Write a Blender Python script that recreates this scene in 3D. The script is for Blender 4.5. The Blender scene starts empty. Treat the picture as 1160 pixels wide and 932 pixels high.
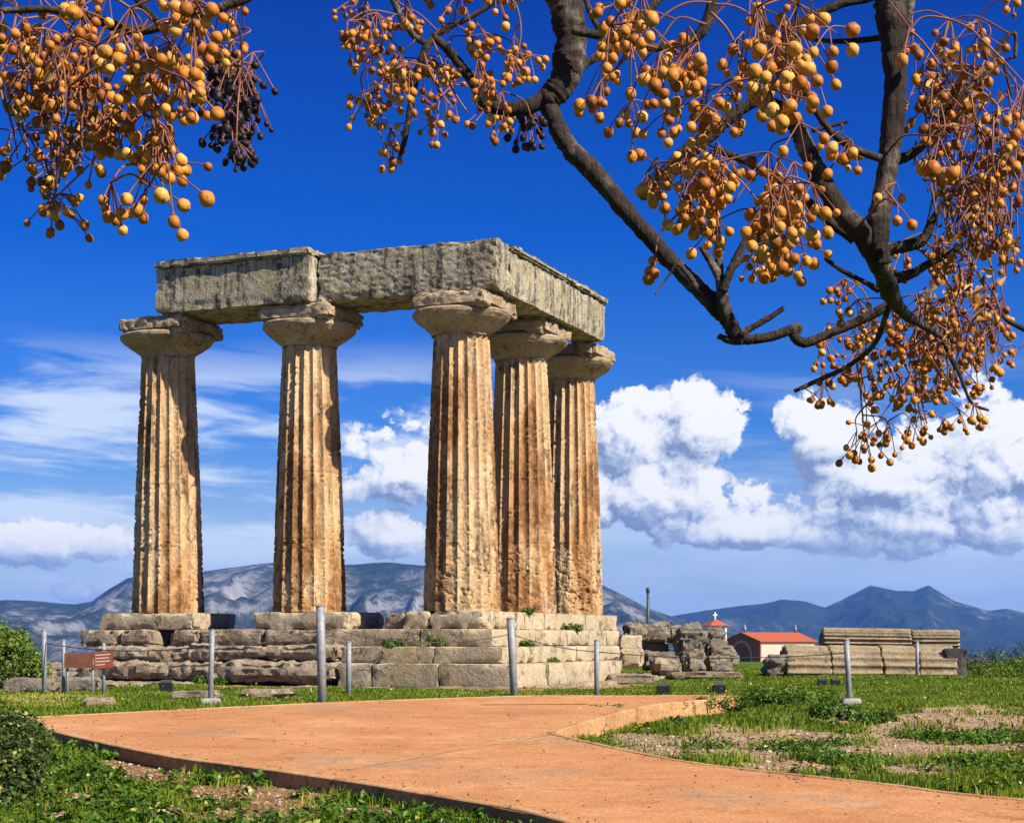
import bpy, math, random
import numpy as np
from mathutils import Vector, Matrix

random.seed(7)
RNG = np.random.default_rng(7)
sc = bpy.context.scene
COL = sc.collection
rad = math.radians

# ------------------------------------------------------------------ camera
F, PX0, HY, EYE = 1900.0, 580.0, 722.0, 1.65      # focal length, centre column and horizon row of the 1160 px photograph
cam_d = bpy.data.cameras.new("camera")
cam = bpy.data.objects.new("camera", cam_d)
COL.objects.link(cam)
cam.location = (0, 0, EYE)
cam.rotation_euler = (rad(90), 0, 0)
cam_d.sensor_width = 36.0
cam_d.lens = 36.0 * F / 1160.0
cam_d.shift_y = (HY - 466.0) / 1160.0
cam_d.clip_start = 0.05
cam_d.clip_end = 60000
sc.camera = cam

# ------------------------------------------------------------------ light
SUN_EL = 41.0
SUN_DIR = Vector((0.80, -0.60, 0)).normalized()
SUN = Vector((SUN_DIR.x * math.cos(rad(SUN_EL)), SUN_DIR.y * math.cos(rad(SUN_EL)), math.sin(rad(SUN_EL))))
sun_d = bpy.data.lights.new("sun", 'SUN')
sun_d.energy = 5.0
sun_d.angle = rad(0.5)
sun_d.color = (1.0, 0.93, 0.80)
sun = bpy.data.objects.new("sun", sun_d)
COL.objects.link(sun)
sun.rotation_euler = SUN.to_track_quat('Z', 'Y').to_euler()
sun.location = (20, -20, 30)

sc.view_settings.view_transform = 'Standard'
sc.view_settings.look = 'None'
sc.view_settings.gamma = 1.0
sc.view_settings.exposure = 0.85
sc.cycles.use_denoising = True
sc.cycles.max_bounces = 6
sc.cycles.diffuse_bounces = 3
sc.cycles.volume_bounces = 0


class NT:
    """Small helper for writing node trees."""
    def __init__(s, tree):
        s.t = tree

    def n(s, typ, **kw):
        nd = s.t.nodes.new(typ)
        for k, v in kw.items():
            setattr(nd, k, v)
        return nd

    def put(s, sock, v):
        if v is None:
            return
        if hasattr(v, 'is_linked') or hasattr(v, 'links'):
            s.t.links.new(v, sock)
        else:
            if hasattr(sock.default_value, '__len__') and len(sock.default_value) == 4 and len(v) == 3:
                v = (*v, 1.0)
            sock.default_value = v

    def m(s, op, a, b=None, c=None, clamp=False):
        nd = s.n('ShaderNodeMath', operation=op, use_clamp=clamp)
        for i, v in enumerate((a, b, c)):
            s.put(nd.inputs[i], v)
        return nd.outputs[0]

    def mix(s, f, a, b, blend='MIX'):
        nd = s.n('ShaderNodeMix', data_type='RGBA', blend_type=blend)
        s.put(nd.inputs[0], f); s.put(nd.inputs[6], a); s.put(nd.inputs[7], b)
        return nd.outputs[2]

    def ramp(s, f, stops, interp='LINEAR'):
        nd = s.n('ShaderNodeValToRGB')
        cr = nd.color_ramp
        cr.interpolation = interp
        while len(cr.elements) < len(stops):
            cr.elements.new(0.5)
        for e, (p, c) in zip(cr.elements, stops):
            e.position = p
            e.color = (c, c, c, 1) if not hasattr(c, '__len__') else (*c, 1)
        s.put(nd.inputs[0], f)
        return nd.outputs[0]

    def noise(s, vec, scale, detail=6, rough=0.55, dist=0.0, col=False, dim='3D'):
        nd = s.n('ShaderNodeTexNoise', noise_dimensions=dim)
        s.put(nd.inputs['Vector'], vec)
        nd.inputs['Scale'].default_value = scale
        nd.inputs['Detail'].default_value = detail
        nd.inputs['Roughness'].default_value = rough
        nd.inputs['Distortion'].default_value = dist
        return nd.outputs['Color' if col else 'Fac']

    def vscale(s, vec, sc3):
        nd = s.n('ShaderNodeVectorMath', operation='MULTIPLY')
        s.put(nd.inputs[0], vec); nd.inputs[1].default_value = sc3
        return nd.outputs[0]

    def comb(s, x, y, z):
        nd = s.n('ShaderNodeCombineXYZ')
        for i, v in enumerate((x, y, z)):
            s.put(nd.inputs[i], v)
        return nd.outputs[0]

    def smooth(s, v, a, b):
        nd = s.n('ShaderNodeMapRange', interpolation_type='SMOOTHSTEP')
        s.put(nd.inputs[0], v)
        nd.inputs[1].default_value = a; nd.inputs[2].default_value = b
        return nd.outputs[0]


# ------------------------------------------------------------------ sky
world = bpy.data.worlds.new("World")
sc.world = world
world.use_nodes = True
wt = world.node_tree
wt.nodes.clear()
w = NT(wt)


def AZ(px): return math.atan((px - PX0) / F)
def EL(py, px=PX0): return math.atan((HY - py) / F * math.cos(AZ(px)))


def build_sky():
    SKY_STRENGTH = 0.06
    sky = w.n('ShaderNodeTexSky', sky_type='NISHITA', sun_disc=False)
    sky.sun_elevation = rad(SUN_EL)
    sky.sun_rotation = math.atan2(SUN_DIR.x, SUN_DIR.y)
    sky.altitude = 100
    sky.air_density = 1.0
    sky.dust_density = 0.6
    sky.ozone_density = 2.0
    tc = w.n('ShaderNodeTexCoord')
    sep = w.n('ShaderNodeSeparateXYZ')
    w.put(sep.inputs[0], tc.outputs['Generated'])
    x, y, z = sep.outputs
    az = w.m('ARCTAN2', x, y)
    el = w.m('ARCSINE', z)
    # deep polarised blue overhead, pale towards the horizon
    e01 = w.m('DIVIDE', el, 0.42, clamp=True)
    tint = w.ramp(e01, [(0.0, (0.80, 0.90, 1.0)), (0.12, (0.50, 0.72, 1.08)), (0.30, (0.16, 0.48, 1.15)),
                        (0.55, (0.004, 0.30, 1.10)), (0.85, (0.0, 0.185, 0.90)), (1.0, (0.0, 0.165, 0.82))])
    base = w.mix(1.0, sky.outputs[0], tint, 'MULTIPLY')
    k = 0.56 / SKY_STRENGTH
    world.cycles.sampling_method = 'NONE'

    # cumulus: a density group, evaluated here and a little towards the sun for its own shading
    g = bpy.data.node_groups.new("cumulus_density", 'ShaderNodeTree')
    g.interface.new_socket("az", in_out='INPUT', socket_type='NodeSocketFloat')
    g.interface.new_socket("el", in_out='INPUT', socket_type='NodeSocketFloat')
    g.interface.new_socket("d", in_out='OUTPUT', socket_type='NodeSocketFloat')
    gn = NT(g)
    gi, go = gn.n('NodeGroupInput'), gn.n('NodeGroupOutput')
    gaz, gel = gi.outputs[0], gi.outputs[1]
    # heaps: (px, py, rx, ry) centre and half-size
    heaps = [(745, 562, 112, 72), (796, 488, 44, 56), (722, 500, 66, 62), (848, 606, 85, 28), (660, 560, 70, 70),
             (1062, 594, 165, 60), (938, 500, 62, 54), (1135, 530, 105, 95), (1000, 550, 95, 66),
             (468, 538, 84, 58), (446, 612, 56, 36), (545, 540, 80, 70),
             (45, 622, 120, 32), (98, 672, 36, 16), (-420, 560, 200, 70), (1400, 560, 200, 90)]
    env = None
    for (px, py, rx, ry) in heaps:
        a0, e0 = AZ(px), EL(py, px)
        ra, re = rx / F, ry / F
        da = gn.m('DIVIDE', gn.m('SUBTRACT', gaz, a0), ra)
        de = gn.m('DIVIDE', gn.m('SUBTRACT', gel, e0), re)
        de = gn.m('MAXIMUM', de, gn.m('MULTIPLY', de, -1.7))      # flatter bases
        q = gn.m('ADD', gn.m('MULTIPLY', da, da), gn.m('MULTIPLY', de, de))
        v = gn.m('SUBTRACT', 1.0, gn.m('SQRT', q))
        env = v if env is None else gn.m('SMOOTH_MAX', env, v, 0.25)
    P = gn.comb(gn.m('MULTIPLY', gaz, 1.0), gn.m('MULTIPLY', gel, 1.15), 0.37)
    big = gn.noise(P, 22.0, 2, 0.5, dim='2D')
    wn = gn.n('ShaderNodeVectorMath', operation='MULTIPLY_ADD')
    wc = gn.noise(P, 70.0, 4, 0.6, col=True, dim='2D')
    gn.put(wn.inputs[0], wc); wn.inputs[1].default_value = (0.020, 0.020, 0.0); gn.put(wn.inputs[2], P)
    d = gn.m('ADD', gn.m('MULTIPLY', env, 1.35), gn.m('MULTIPLY', gn.m('SUBTRACT', big, 0.5), 0.7))
    for (vs, amp) in ((30.0, 0.62), (70.0, 0.34), (165.0, 0.17)):
        vor = gn.n('ShaderNodeTexVoronoi', feature='SMOOTH_F1', voronoi_dimensions='2D')
        gn.put(vor.inputs['Vector'], wn.outputs[0]); vor.inputs['Scale'].default_value = vs
        vor.inputs['Smoothness'].default_value = 0.12
        q = vor.outputs['Distance']
        d = gn.m('ADD', d, gn.m('MULTIPLY', gn.m('SUBTRACT', 0.30, gn.m('MULTIPLY', q, q)), amp * 1.6))
    fine = gn.noise(wn.outputs[0], 150.0, 4, 0.65, dim='2D')
    d = gn.m('ADD', d, gn.m('MULTIPLY', gn.m('SUBTRACT', fine, 0.5), 0.36))
    gn.put(go.inputs[0], d)

    def dens(da, de):
        nd = wt.nodes.new('ShaderNodeGroup')
        nd.node_tree = g
        w.put(nd.inputs[0], w.m('ADD', az, da) if da else az)
        w.put(nd.inputs[1], w.m('ADD', el, de) if de else el)
        return nd.outputs[0]
    d0 = dens(0, 0)
    d1 = dens(0.0035, 0.0045)
    d2 = dens(0.012, 0.020)
    cover = w.smooth(d0, 0.02, 0.30)
    lit = w.m('ADD', w.m('MULTIPLY', w.m('SUBTRACT', d0, d1), 1.1), w.m('MULTIPLY', w.m('SUBTRACT', d0, d2), 0.45))
    lit = w.m('ADD', w.m('MULTIPLY', lit, 0.80), 0.58)
    # flat bases are grey
    basef = w.smooth(el, EL(650), EL(560))
    lit = w.m('MULTIPLY', lit, w.m('MULTIPLY_ADD', basef, 0.56, 0.50))
    ccol = w.ramp(lit, [(0.0, (0.24 * k, 0.32 * k, 0.52 * k)), (0.35, (0.48 * k, 0.57 * k, 0.76 * k)),
                        (0.62, (0.76 * k, 0.82 * k, 0.94 * k)), (1.0, (1.03 * k, 1.03 * k, 1.03 * k))])
    # cirrus bands and low haze streaks
    Q = w.comb(w.m('MULTIPLY', az, 1.0), w.m('ADD', w.m('MULTIPLY', el, 5.5), w.m('MULTIPLY', az, 0.30)), 1.7)
    wob = w.n('ShaderNodeVectorMath', operation='MULTIPLY_ADD')
    w.put(wob.inputs[0], w.noise(Q, 3.2, 3, 0.5, col=True)); wob.inputs[1].default_value = (0.25, 0.16, 0); w.put(wob.inputs[2], Q)
    ci = w.noise(wob.outputs[0], 7.0, 7, 0.58)
    ci = w.smooth(ci, 0.43, 0.62)
    ci_env = w.m('MULTIPLY', w.smooth(el, EL(690), EL(600)), w.m('SUBTRACT', 1.0, w.smooth(el, EL(470), EL(375))))
    side = w.m('MULTIPLY_ADD', w.smooth(az, AZ(760), AZ(430)), 0.75, 0.25)
    ci = w.m('MULTIPLY', w.m('MULTIPLY', ci, ci_env), side)
    veil_n = w.smooth(w.noise(wob.outputs[0], 3.5, 5, 0.55), 0.30, 0.66)
    veil = w.m('MULTIPLY', w.m('SUBTRACT', 1.0, w.smooth(el, EL(640), EL(505))), w.m('MULTIPLY_ADD', veil_n, 0.55, 0.42))
    col = w.mix(veil, base, (0.58 * k, 0.72 * k, 0.98 * k, 1))
    col = w.mix(w.m('MULTIPLY', ci, 0.95), col, (0.70 * k, 0.82 * k, 1.0 * k, 1))
    ccol = w.mix(w.m('MULTIPLY', w.m('SUBTRACT', 1.0, w.smooth(el, EL(690), EL(590))), 0.55), ccol, (0.50 * k, 0.64 * k, 0.95 * k, 1))
    col = w.mix(cover, col, ccol)
    bg = w.n('ShaderNodeBackground')
    w.put(bg.inputs[0], col)
    bg.inputs[1].default_value = SKY_STRENGTH
    out = w.n('ShaderNodeOutputWorld')
    wt.links.new(bg.outputs[0], out.inputs[0])


build_sky()

# ------------------------------------------------------------------ numpy noise


def _hash(ix, iy, iz, seed):
    h = (ix.astype(np.int64) * 374761393 + iy.astype(np.int64) * 668265263 + iz.astype(np.int64) * 2147483647 + seed * 974711) & 0xffffffff
    h = ((h ^ (h >> 13)) * 1274126177) & 0xffffffff
    h = h ^ (h >> 16)
    return (h & 0xffffff).astype(np.float64) / float(0xffffff)


def vnoise(p, seed=0):
    p = np.asarray(p, dtype=np.float64)
    i = np.floor(p).astype(np.int64)
    f = p - i
    u = f * f * f * (f * (f * 6 - 15) + 10)
    r = 0
    for dx in (0, 1):
        wx = u[:, 0] if dx else 1 - u[:, 0]
        for dy in (0, 1):
            wy = u[:, 1] if dy else 1 - u[:, 1]
            for dz in (0, 1):
                wz = u[:, 2] if dz else 1 - u[:, 2]
                r = r + wx * wy * wz * _hash(i[:, 0] + dx, i[:, 1] + dy, i[:, 2] + dz, seed)
    return r * 2 - 1


def fbm(p, octaves=4, seed=0, gain=0.5, lac=2.03):
    p = np.asarray(p, dtype=np.float64)
    a, s, t = 1.0, 0.0, 0.0
    for o in range(octaves):
        s = s + a * vnoise(p * (lac ** o) + 17.3 * o, seed + o)
        t += a
        a *= gain
    return s / t


def ridged(p, octaves=5, seed=0):
    a, s, t = 1.0, 0.0, 0.0
    for o in range(octaves):
        n = 1 - np.abs(vnoise(p * (2.03 ** o) + 9.1 * o, seed + o))
        s = s + a * n * n
        t += a
        a *= 0.5
    return s / t


def sstep(v, a, b):
    t = np.clip((np.asarray(v, dtype=float) - a) / (b - a), 0, 1)
    return t * t * (3 - 2 * t)


# ------------------------------------------------------------------ object helpers


def mesh_from(name, V, faces, mat=None, smooth=True, var=None, mats=None, midx=None):
    me = bpy.data.meshes.new(name)
    V = np.asarray(V, dtype=np.float32)
    if isinstance(faces, np.ndarray):
        k = faces.shape[1]
        me.vertices.add(len(V)); me.vertices.foreach_set('co', V.ravel())
        me.loops.add(faces.size); me.loops.foreach_set('vertex_index', faces.astype(np.int32).ravel())
        me.polygons.add(len(faces))
        me.polygons.foreach_set('loop_start', np.arange(0, faces.size, k, dtype=np.int32))
        me.polygons.foreach_set('loop_total', np.full(len(faces), k, dtype=np.int32))
        me.update(calc_edges=True)
    else:
        me.from_pydata([tuple(map(float, v)) for v in V], [], [tuple(map(int, f)) for f in faces])
    if smooth is True:
        me.polygons.foreach_set('use_smooth', np.ones(len(me.polygons), dtype=bool))
    if var is not None:
        ca = me.color_attributes.new('var', 'FLOAT_COLOR', 'POINT')
        var = np.asarray(var, dtype=np.float32)
        if var.ndim == 1:
            var = np.stack([var, var, var, np.ones_like(var)], 1)
        ca.data.foreach_set('color', var.ravel())
    for mm in (mats or ([mat] if mat else [])):
        me.materials.append(mm)
    if midx is not None:
        me.polygons.foreach_set('material_index', np.asarray(midx, dtype=np.int32))
    me.validate()
    return me


def crisp(me, deg=32):
    me.set_sharp_from_angle(angle=rad(deg))
    return me


def obj(name, me, parent=None, loc=(0, 0, 0), rot=(0, 0, 0)):
    o = bpy.data.objects.new(name, me)
    COL.objects.link(o)
    o.location = loc
    o.rotation_euler = rot
    if parent:
        o.parent = parent
    return o


def tag(o, label=None, cat=None, group=None, kind=None):
    if label: o['label'] = label
    if cat: o['category'] = cat
    if group: o['group'] = group
    if kind: o['kind'] = kind
    return o


def thing(name, loc, label, cat, group=None, rotz=0.0):
    e = bpy.data.objects.new(name, None)
    COL.objects.link(e)
    e.location = loc
    e.rotation_euler = (0, 0, rotz)
    e.empty_display_size = 0.2
    return tag(e, label, cat, group)


class MB:
    """Collects vertices and faces of several shapes for one mesh."""
    def __init__(s):
        s.V, s.Fc, s.n = [], [], 0

    def add(s, V, faces):
        V = np.asarray(V, dtype=float)
        s.V.append(V)
        if isinstance(faces, np.ndarray): faces = faces.tolist()
        s.Fc += [tuple(i + s.n for i in f) for f in faces]
        s.n += len(V)
        return s

    def box(s, lo, hi, M=None):
        x0, y0, z0 = lo; x1, y1, z1 = hi
        V = np.array([(x0, y0, z0), (x1, y0, z0), (x1, y1, z0), (x0, y1, z0), (x0, y0, z1), (x1, y0, z1), (x1, y1, z1), (x0, y1, z1)], float)
        if M is not None: V = np.array([(M @ Vector(v))[:] for v in V])
        return s.add(V, [(0, 3, 2, 1), (4, 5, 6, 7), (0, 1, 5, 4), (1, 2, 6, 5), (2, 3, 7, 6), (3, 0, 4, 7)])

    def tube(s, pts, radii, sides=8, cap=True):
        V, f = tube_geo(pts, radii, sides, cap)
        return s.add(V, f)

    def mesh(s, name, mat, smooth=False, **kw):
        return mesh_from(name, np.concatenate(s.V), s.Fc, mat, smooth, **kw)


def tube_geo(pts, radii, sides=8, cap=True, rough=0.0, seed=0):
    pts = np.asarray(pts, float)
    n = len(pts)
    radii = np.full(n, radii) if np.isscalar(radii) else np.asarray(radii, float)
    T = np.gradient(pts, axis=0) if n > 2 else np.repeat((pts[1] - pts[0])[None], n, 0)
    T /= np.maximum(np.linalg.norm(T, axis=1, keepdims=True), 1e-9)
    up = np.array([0, 0, 1.0]) if abs(T[0, 2]) < 0.9 else np.array([1.0, 0, 0])
    N = np.cross(T[0], up); N /= np.linalg.norm(N)
    V = []
    ang = np.arange(sides) * 2 * math.pi / sides
    for i in range(n):
        N = N - T[i] * np.dot(N, T[i]); N /= max(np.linalg.norm(N), 1e-9)
        B = np.cross(T[i], N)
        V.append(pts[i] + radii[i] * (np.cos(ang)[:, None] * N + np.sin(ang)[:, None] * B))
    V = np.concatenate(V)
    if rough:
        C = np.repeat(pts, sides, 0)
        R = np.repeat(radii, sides)
        nz = fbm(V / (np.maximum(R, 0.004)[:, None] * 2.2), 3, seed)
        V = C + (V - C) * (1 + rough * nz)[:, None]
    f = []
    for i in range(n - 1):
        for j in range(sides):
            k = (j + 1) % sides
            f.append((i * sides + j, i * sides + k, (i + 1) * sides + k, (i + 1) * sides + j))
    if cap:
        f.append(tuple(range(sides))[::-1])
        f.append(tuple((n - 1) * sides + j for j in range(sides)))
    return V, f


def catmull(pts, per=6):
    pts = np.asarray(pts, float)
    if len(pts) < 3:
        t = np.linspace(0, 1, per + 1)[:, None]
        return pts[0] * (1 - t) + pts[1] * t
    P = np.vstack([2 * pts[0] - pts[1], pts, 2 * pts[-1] - pts[-2]])
    out = []
    for i in range(1, len(P) - 2):
        p0, p1, p2, p3 = P[i - 1:i + 3]
        for t in np.linspace(0, 1, per, endpoint=False):
            out.append(0.5 * ((2 * p1) + (-p0 + p2) * t + (2 * p0 - 5 * p1 + 4 * p2 - p3) * t * t + (-p0 + 3 * p1 - 3 * p2 + p3) * t ** 3))
    out.append(P[-2])
    return np.array(out)


def rough_block(size, res=0.12, r=0.03, amp=0.02, chip=0.04, freq=2.2, seed=0, fine=0.4):
    """Weathered block centred on the origin: rounded edges, worn corners, uneven faces."""
    hx, hy, hz = [s / 2 for s in size]
    nx, ny, nz = [max(2, min(70, int(round(s / res)))) for s in size]
    V, Fc, idx = [], [], {}

    def vid(i, j, k):
        key = (i, j, k)
        if key not in idx:
            idx[key] = len(V)
            V.append((-hx + 2 * hx * i / nx, -hy + 2 * hy * j / ny, -hz + 2 * hz * k / nz))
        return idx[key]
    for i in range(nx):
        for j in range(ny):
            Fc.append((vid(i, j, 0), vid(i, j + 1, 0), vid(i + 1, j + 1, 0), vid(i + 1, j, 0)))
            Fc.append((vid(i, j, nz), vid(i + 1, j, nz), vid(i + 1, j + 1, nz), vid(i, j + 1, nz)))
    for i in range(nx):
        for k in range(nz):
            Fc.append((vid(i, 0, k), vid(i + 1, 0, k), vid(i + 1, 0, k + 1), vid(i, 0, k + 1)))
            Fc.append((vid(i, ny, k), vid(i, ny, k + 1), vid(i + 1, ny, k + 1), vid(i + 1, ny, k)))
    for j in range(ny):
        for k in range(nz):
            Fc.append((vid(0, j, k), vid(0, j, k + 1), vid(0, j + 1, k + 1), vid(0, j + 1, k)))
            Fc.append((vid(nx, j, k), vid(nx, j + 1, k), vid(nx, j + 1, k + 1), vid(nx, j, k + 1)))
    V = np.array(V)
    h = np.array([hx, hy, hz])
    r = min(r, 0.45 * h.min())
    inner = np.clip(V, -(h - r), h - r)
    d = V - inner
    L = np.linalg.norm(d, axis=1, keepdims=True)
    V = np.where(L > 1e-9, inner + d / np.maximum(L, 1e-9) * r, V)
    # wear near edges
    dist = np.sort(h - np.abs(V), axis=1)
    edge = np.clip(1 - dist[:, 1] / (0.25 * min(1.0, 2 * h.min())), 0, 1)
    off = seed * 13.7
    n1 = fbm(V * freq + off, 4, seed)
    n2 = fbm(V * freq * 1.7 + off + 50, 3, seed + 5)
    n3 = fbm(V * freq * 6 + off + 90, 3, seed + 9)
    c = V / np.maximum(np.abs(V) / h, 1e-6).max(axis=1, keepdims=True)
    nrm = (V - np.clip(V, -(h - min(0.12, .8 * h.min())), h - min(0.12, .8 * h.min())))
    nl = np.linalg.norm(nrm, axis=1, keepdims=True)
    nrm = np.where(nl > 1e-6, nrm / np.maximum(nl, 1e-6), 0)
    disp = amp * n1 + amp * fine * n3 - chip * edge * np.clip(n2 + 0.25, 0, 1) * 1.6
    V = V + nrm * disp[:, None]
    return V, np.array(Fc)


def M_basis(origin, ex, ey):
    ex = Vector(ex); ey = Vector(ey); ez = Vector((0, 0, 1))
    m = Matrix((ex, ey, ez)).transposed().to_4x4()
    m.translation = Vector(origin)
    return m


def xform(V, M):
    M = np.array(M)
    return np.asarray(V) @ M[:3, :3].T + M[:3, 3]


def W(px, py, d):
    return np.array([(px - PX0) / F * d, d, EYE - (py - HY) / F * d])


# ------------------------------------------------------------------ ground shape


def Pz(y):
    y = np.asarray(y, float)
    return np.clip(0.047 + (y - 14.5) * 0.0341, -0.11, 0.5755)


def on_path(px, py):
    d = 2.0975 / ((py - HY) / F + 0.0341)
    return np.array([(px - PX0) / F * d, d])


PATH_PX = [(30, 812.5), (365, 796), (585, 788.3), (700, 787.6), (820, 788), (890, 788.8),      # far edge
           (890, 789.3), (820, 792.5), (775, 796), (735, 800), (703, 807), (665, 818), (640, 825.5), (625, 831),   # kerb of the side path
           (700, 848), (800, 866), (1000, 888), (1160, 906)]                                  # far side of the near branch
PATH = [on_path(*p) for p in PATH_PX] + [np.array([9.0, 13.2]), np.array([9.0, 8.5]), np.array([2.6, 9.5])] + \
       [on_path(*p) for p in [(640, 930), (520, 906), (400, 886), (290, 870), (200, 858), (120, 842), (62, 828)]]
PATH = np.array(PATH)


def inside_poly(x, y, P):
    r = np.zeros(len(x), bool)
    n = len(P)
    for i in range(n):
        x0, y0 = P[i]; x1, y1 = P[(i + 1) % n]
        c = ((y0 > y) != (y1 > y))
        with np.errstate(divide='ignore', invalid='ignore'):
            xi = (x1 - x0) * (y - y0) / (y1 - y0) + x0
        r ^= c & (x < xi)
    return r


def seg_dist(x, y, P, closed=True):
    d = np.full(len(x), 1e9)
    n = len(P)
    for i in range(n if closed else n - 1):
        a = P[i]; b = P[(i + 1) % n]
        ab = b - a
        t = np.clip(((x - a[0]) * ab[0] + (y - a[1]) * ab[1]) / (ab @ ab), 0, 1)
        d = np.minimum(d, np.hypot(x - a[0] - t * ab[0], y - a[1] - t * ab[1]))
    return d


FAR_EDGE = np.array([on_path(30, 812.5), on_path(365, 796), on_path(585, 788.3), on_path(890, 788.8)])
KERB = np.array(PATH[7:14])


def ground_z(x, y):
    x = np.asarray(x, float); y = np.asarray(y, float)
    r = np.maximum(y, np.hypot(0.55 * x, y) * 0.98)
    z = Pz(y)
    fe = np.interp(x, FAR_EDGE[:, 0], FAR_EDGE[:, 1], left=25.0)
    t = y - fe
    drop = 0.15 * (1 - sstep(t, -0.7, 0.5)) * sstep(y, 9, 13)
    # wedge between the branches: level with the near branch, lower by the side-path kerb
    wedge = sstep(x, 0.3, 1.6) * (1 - sstep(t, -0.5, 0.4))
    dk = seg_dist(x.ravel(), y.ravel(), KERB, False).reshape(x.shape)
    drop = drop - 0.11 * wedge * (1 - np.exp(-(dk / 1.0) ** 2)) + 0.10 * wedge * np.exp(-(dk / 1.6) ** 2)
    drop = drop * (1 - sstep(x, 3.5, 4.4) * sstep(y, 26.0, 28.5))
    ins = inside_poly(x.ravel(), y.ravel(), PATH).reshape(x.shape)
    pe = seg_dist(x.ravel(), y.ravel(), PATH).reshape(x.shape)
    q = np.stack([x.ravel(), y.ravel(), np.zeros(x.size)], 1)
    und = fbm(q * 0.55, 4, 3).reshape(x.shape) * 0.10 * sstep(pe, 0.15, 1.6) * (~ins) * sstep(y, 9, 14) * (1 - sstep(y, 60, 90))
    und = und + fbm(q * 3.1, 3, 8).reshape(x.shape) * 0.025 * sstep(pe, 0.1, 0.5) * (~ins) * (1 - sstep(y, 50, 70))
    z = z - drop - 0.12 * ins + und
    z = z - 2.9 * sstep(r, 58, 250) - 74 * sstep(r, 235, 1500) - 8 * sstep(r, 1500, 9000)
    return z


def gz(x, y):
    return float(ground_z(np.array([float(x)]), np.array([float(y)]))[0])


def hit(px, py, ymin=11.0, ymax=260.0):
    """Where the line of sight through a photo pixel meets the ground."""
    ys = np.arange(ymin, ymax, 0.05)
    xs = (px - PX0) / F * ys
    zs = EYE - (py - HY) / F * ys
    below = zs <= ground_z(xs, ys)
    i = int(np.argmax(below)) if below.any() else len(ys) - 1
    return np.array([xs[i], ys[i], gz(xs[i], ys[i])])


# patches of bare earth (px, py, rx, ry in the photograph, laid on the ground)
BARE = [(1085, 820, 130, 17), (1000, 845, 120, 16), (860, 843, 150, 17), (780, 850, 90, 8), (905, 870, 90, 6), (1060, 872, 60, 6), (1150, 845, 60, 5), (740, 838, 50, 7),
        (150, 870, 42, 9), (185, 882, 30, 8), (250, 900, 60, 10), (330, 905, 60, 12), (290, 925, 70, 8), (420, 920, 40, 8), (90, 905, 25, 7), (60, 925, 20, 6), (180, 920, 25, 6),
        (560, 779, 80, 3), (320, 776, 90, 3), (680, 776, 50, 4)]


def to_px(x, y, z):
    return PX0 + F * x / y, HY - F * (z - EYE) / y


def bareness(x, y, z):
    px, py = to_px(x, np.maximum(y, 1), z)
    q = np.stack([x, y, np.zeros_like(x)], 1)
    n = fbm(q * 1.3, 4, 21) * 0.9 + fbm(q * 5, 2, 25) * 0.4
    b = np.full(len(x), -9.0)
    for (cx, cy, rx, ry) in BARE:
        b = np.maximum(b, 1.1 - np.hypot((px - cx) / rx, (py - cy) / ry))
    out = sstep(b * 1.1 + n * 0.9, -0.22, 0.35)
    return np.where((y > 9) & (y < 70), out, 0.25 + 0.3 * n)


# ------------------------------------------------------------------ materials
def new_mat(name):
    m = bpy.data.materials.new(name)
    m.use_nodes = True
    m.node_tree.nodes.clear()
    t = NT(m.node_tree)
    bsdf = t.n('ShaderNodeBsdfPrincipled')
    out = t.n('ShaderNodeOutputMaterial')
    m.node_tree.links.new(bsdf.outputs[0], out.inputs[0])
    return m, t, bsdf


def bump(t, bsdf, h, strength=0.4, dist=0.02):
    b = t.n('ShaderNodeBump')
    b.inputs['Strength'].default_value = strength
    b.inputs['Distance'].default_value = dist
    t.put(b.inputs['Height'], h)
    m = t.t
    m.links.new(b.outputs[0], bsdf.inputs['Normal'])


def coords(t, jitter=True):
    tc = t.n('ShaderNodeTexCoord')
    v = tc.outputs['Object']
    if jitter:
        oi = t.n('ShaderNodeObjectInfo')
        a = t.n('ShaderNodeVectorMath', operation='MULTIPLY_ADD')
        t.put(a.inputs[0], oi.outputs['Random']); a.inputs[1].default_value = (37, 23, 51); t.put(a.inputs[2], v)
        v = a.outputs[0]
    return v


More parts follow.
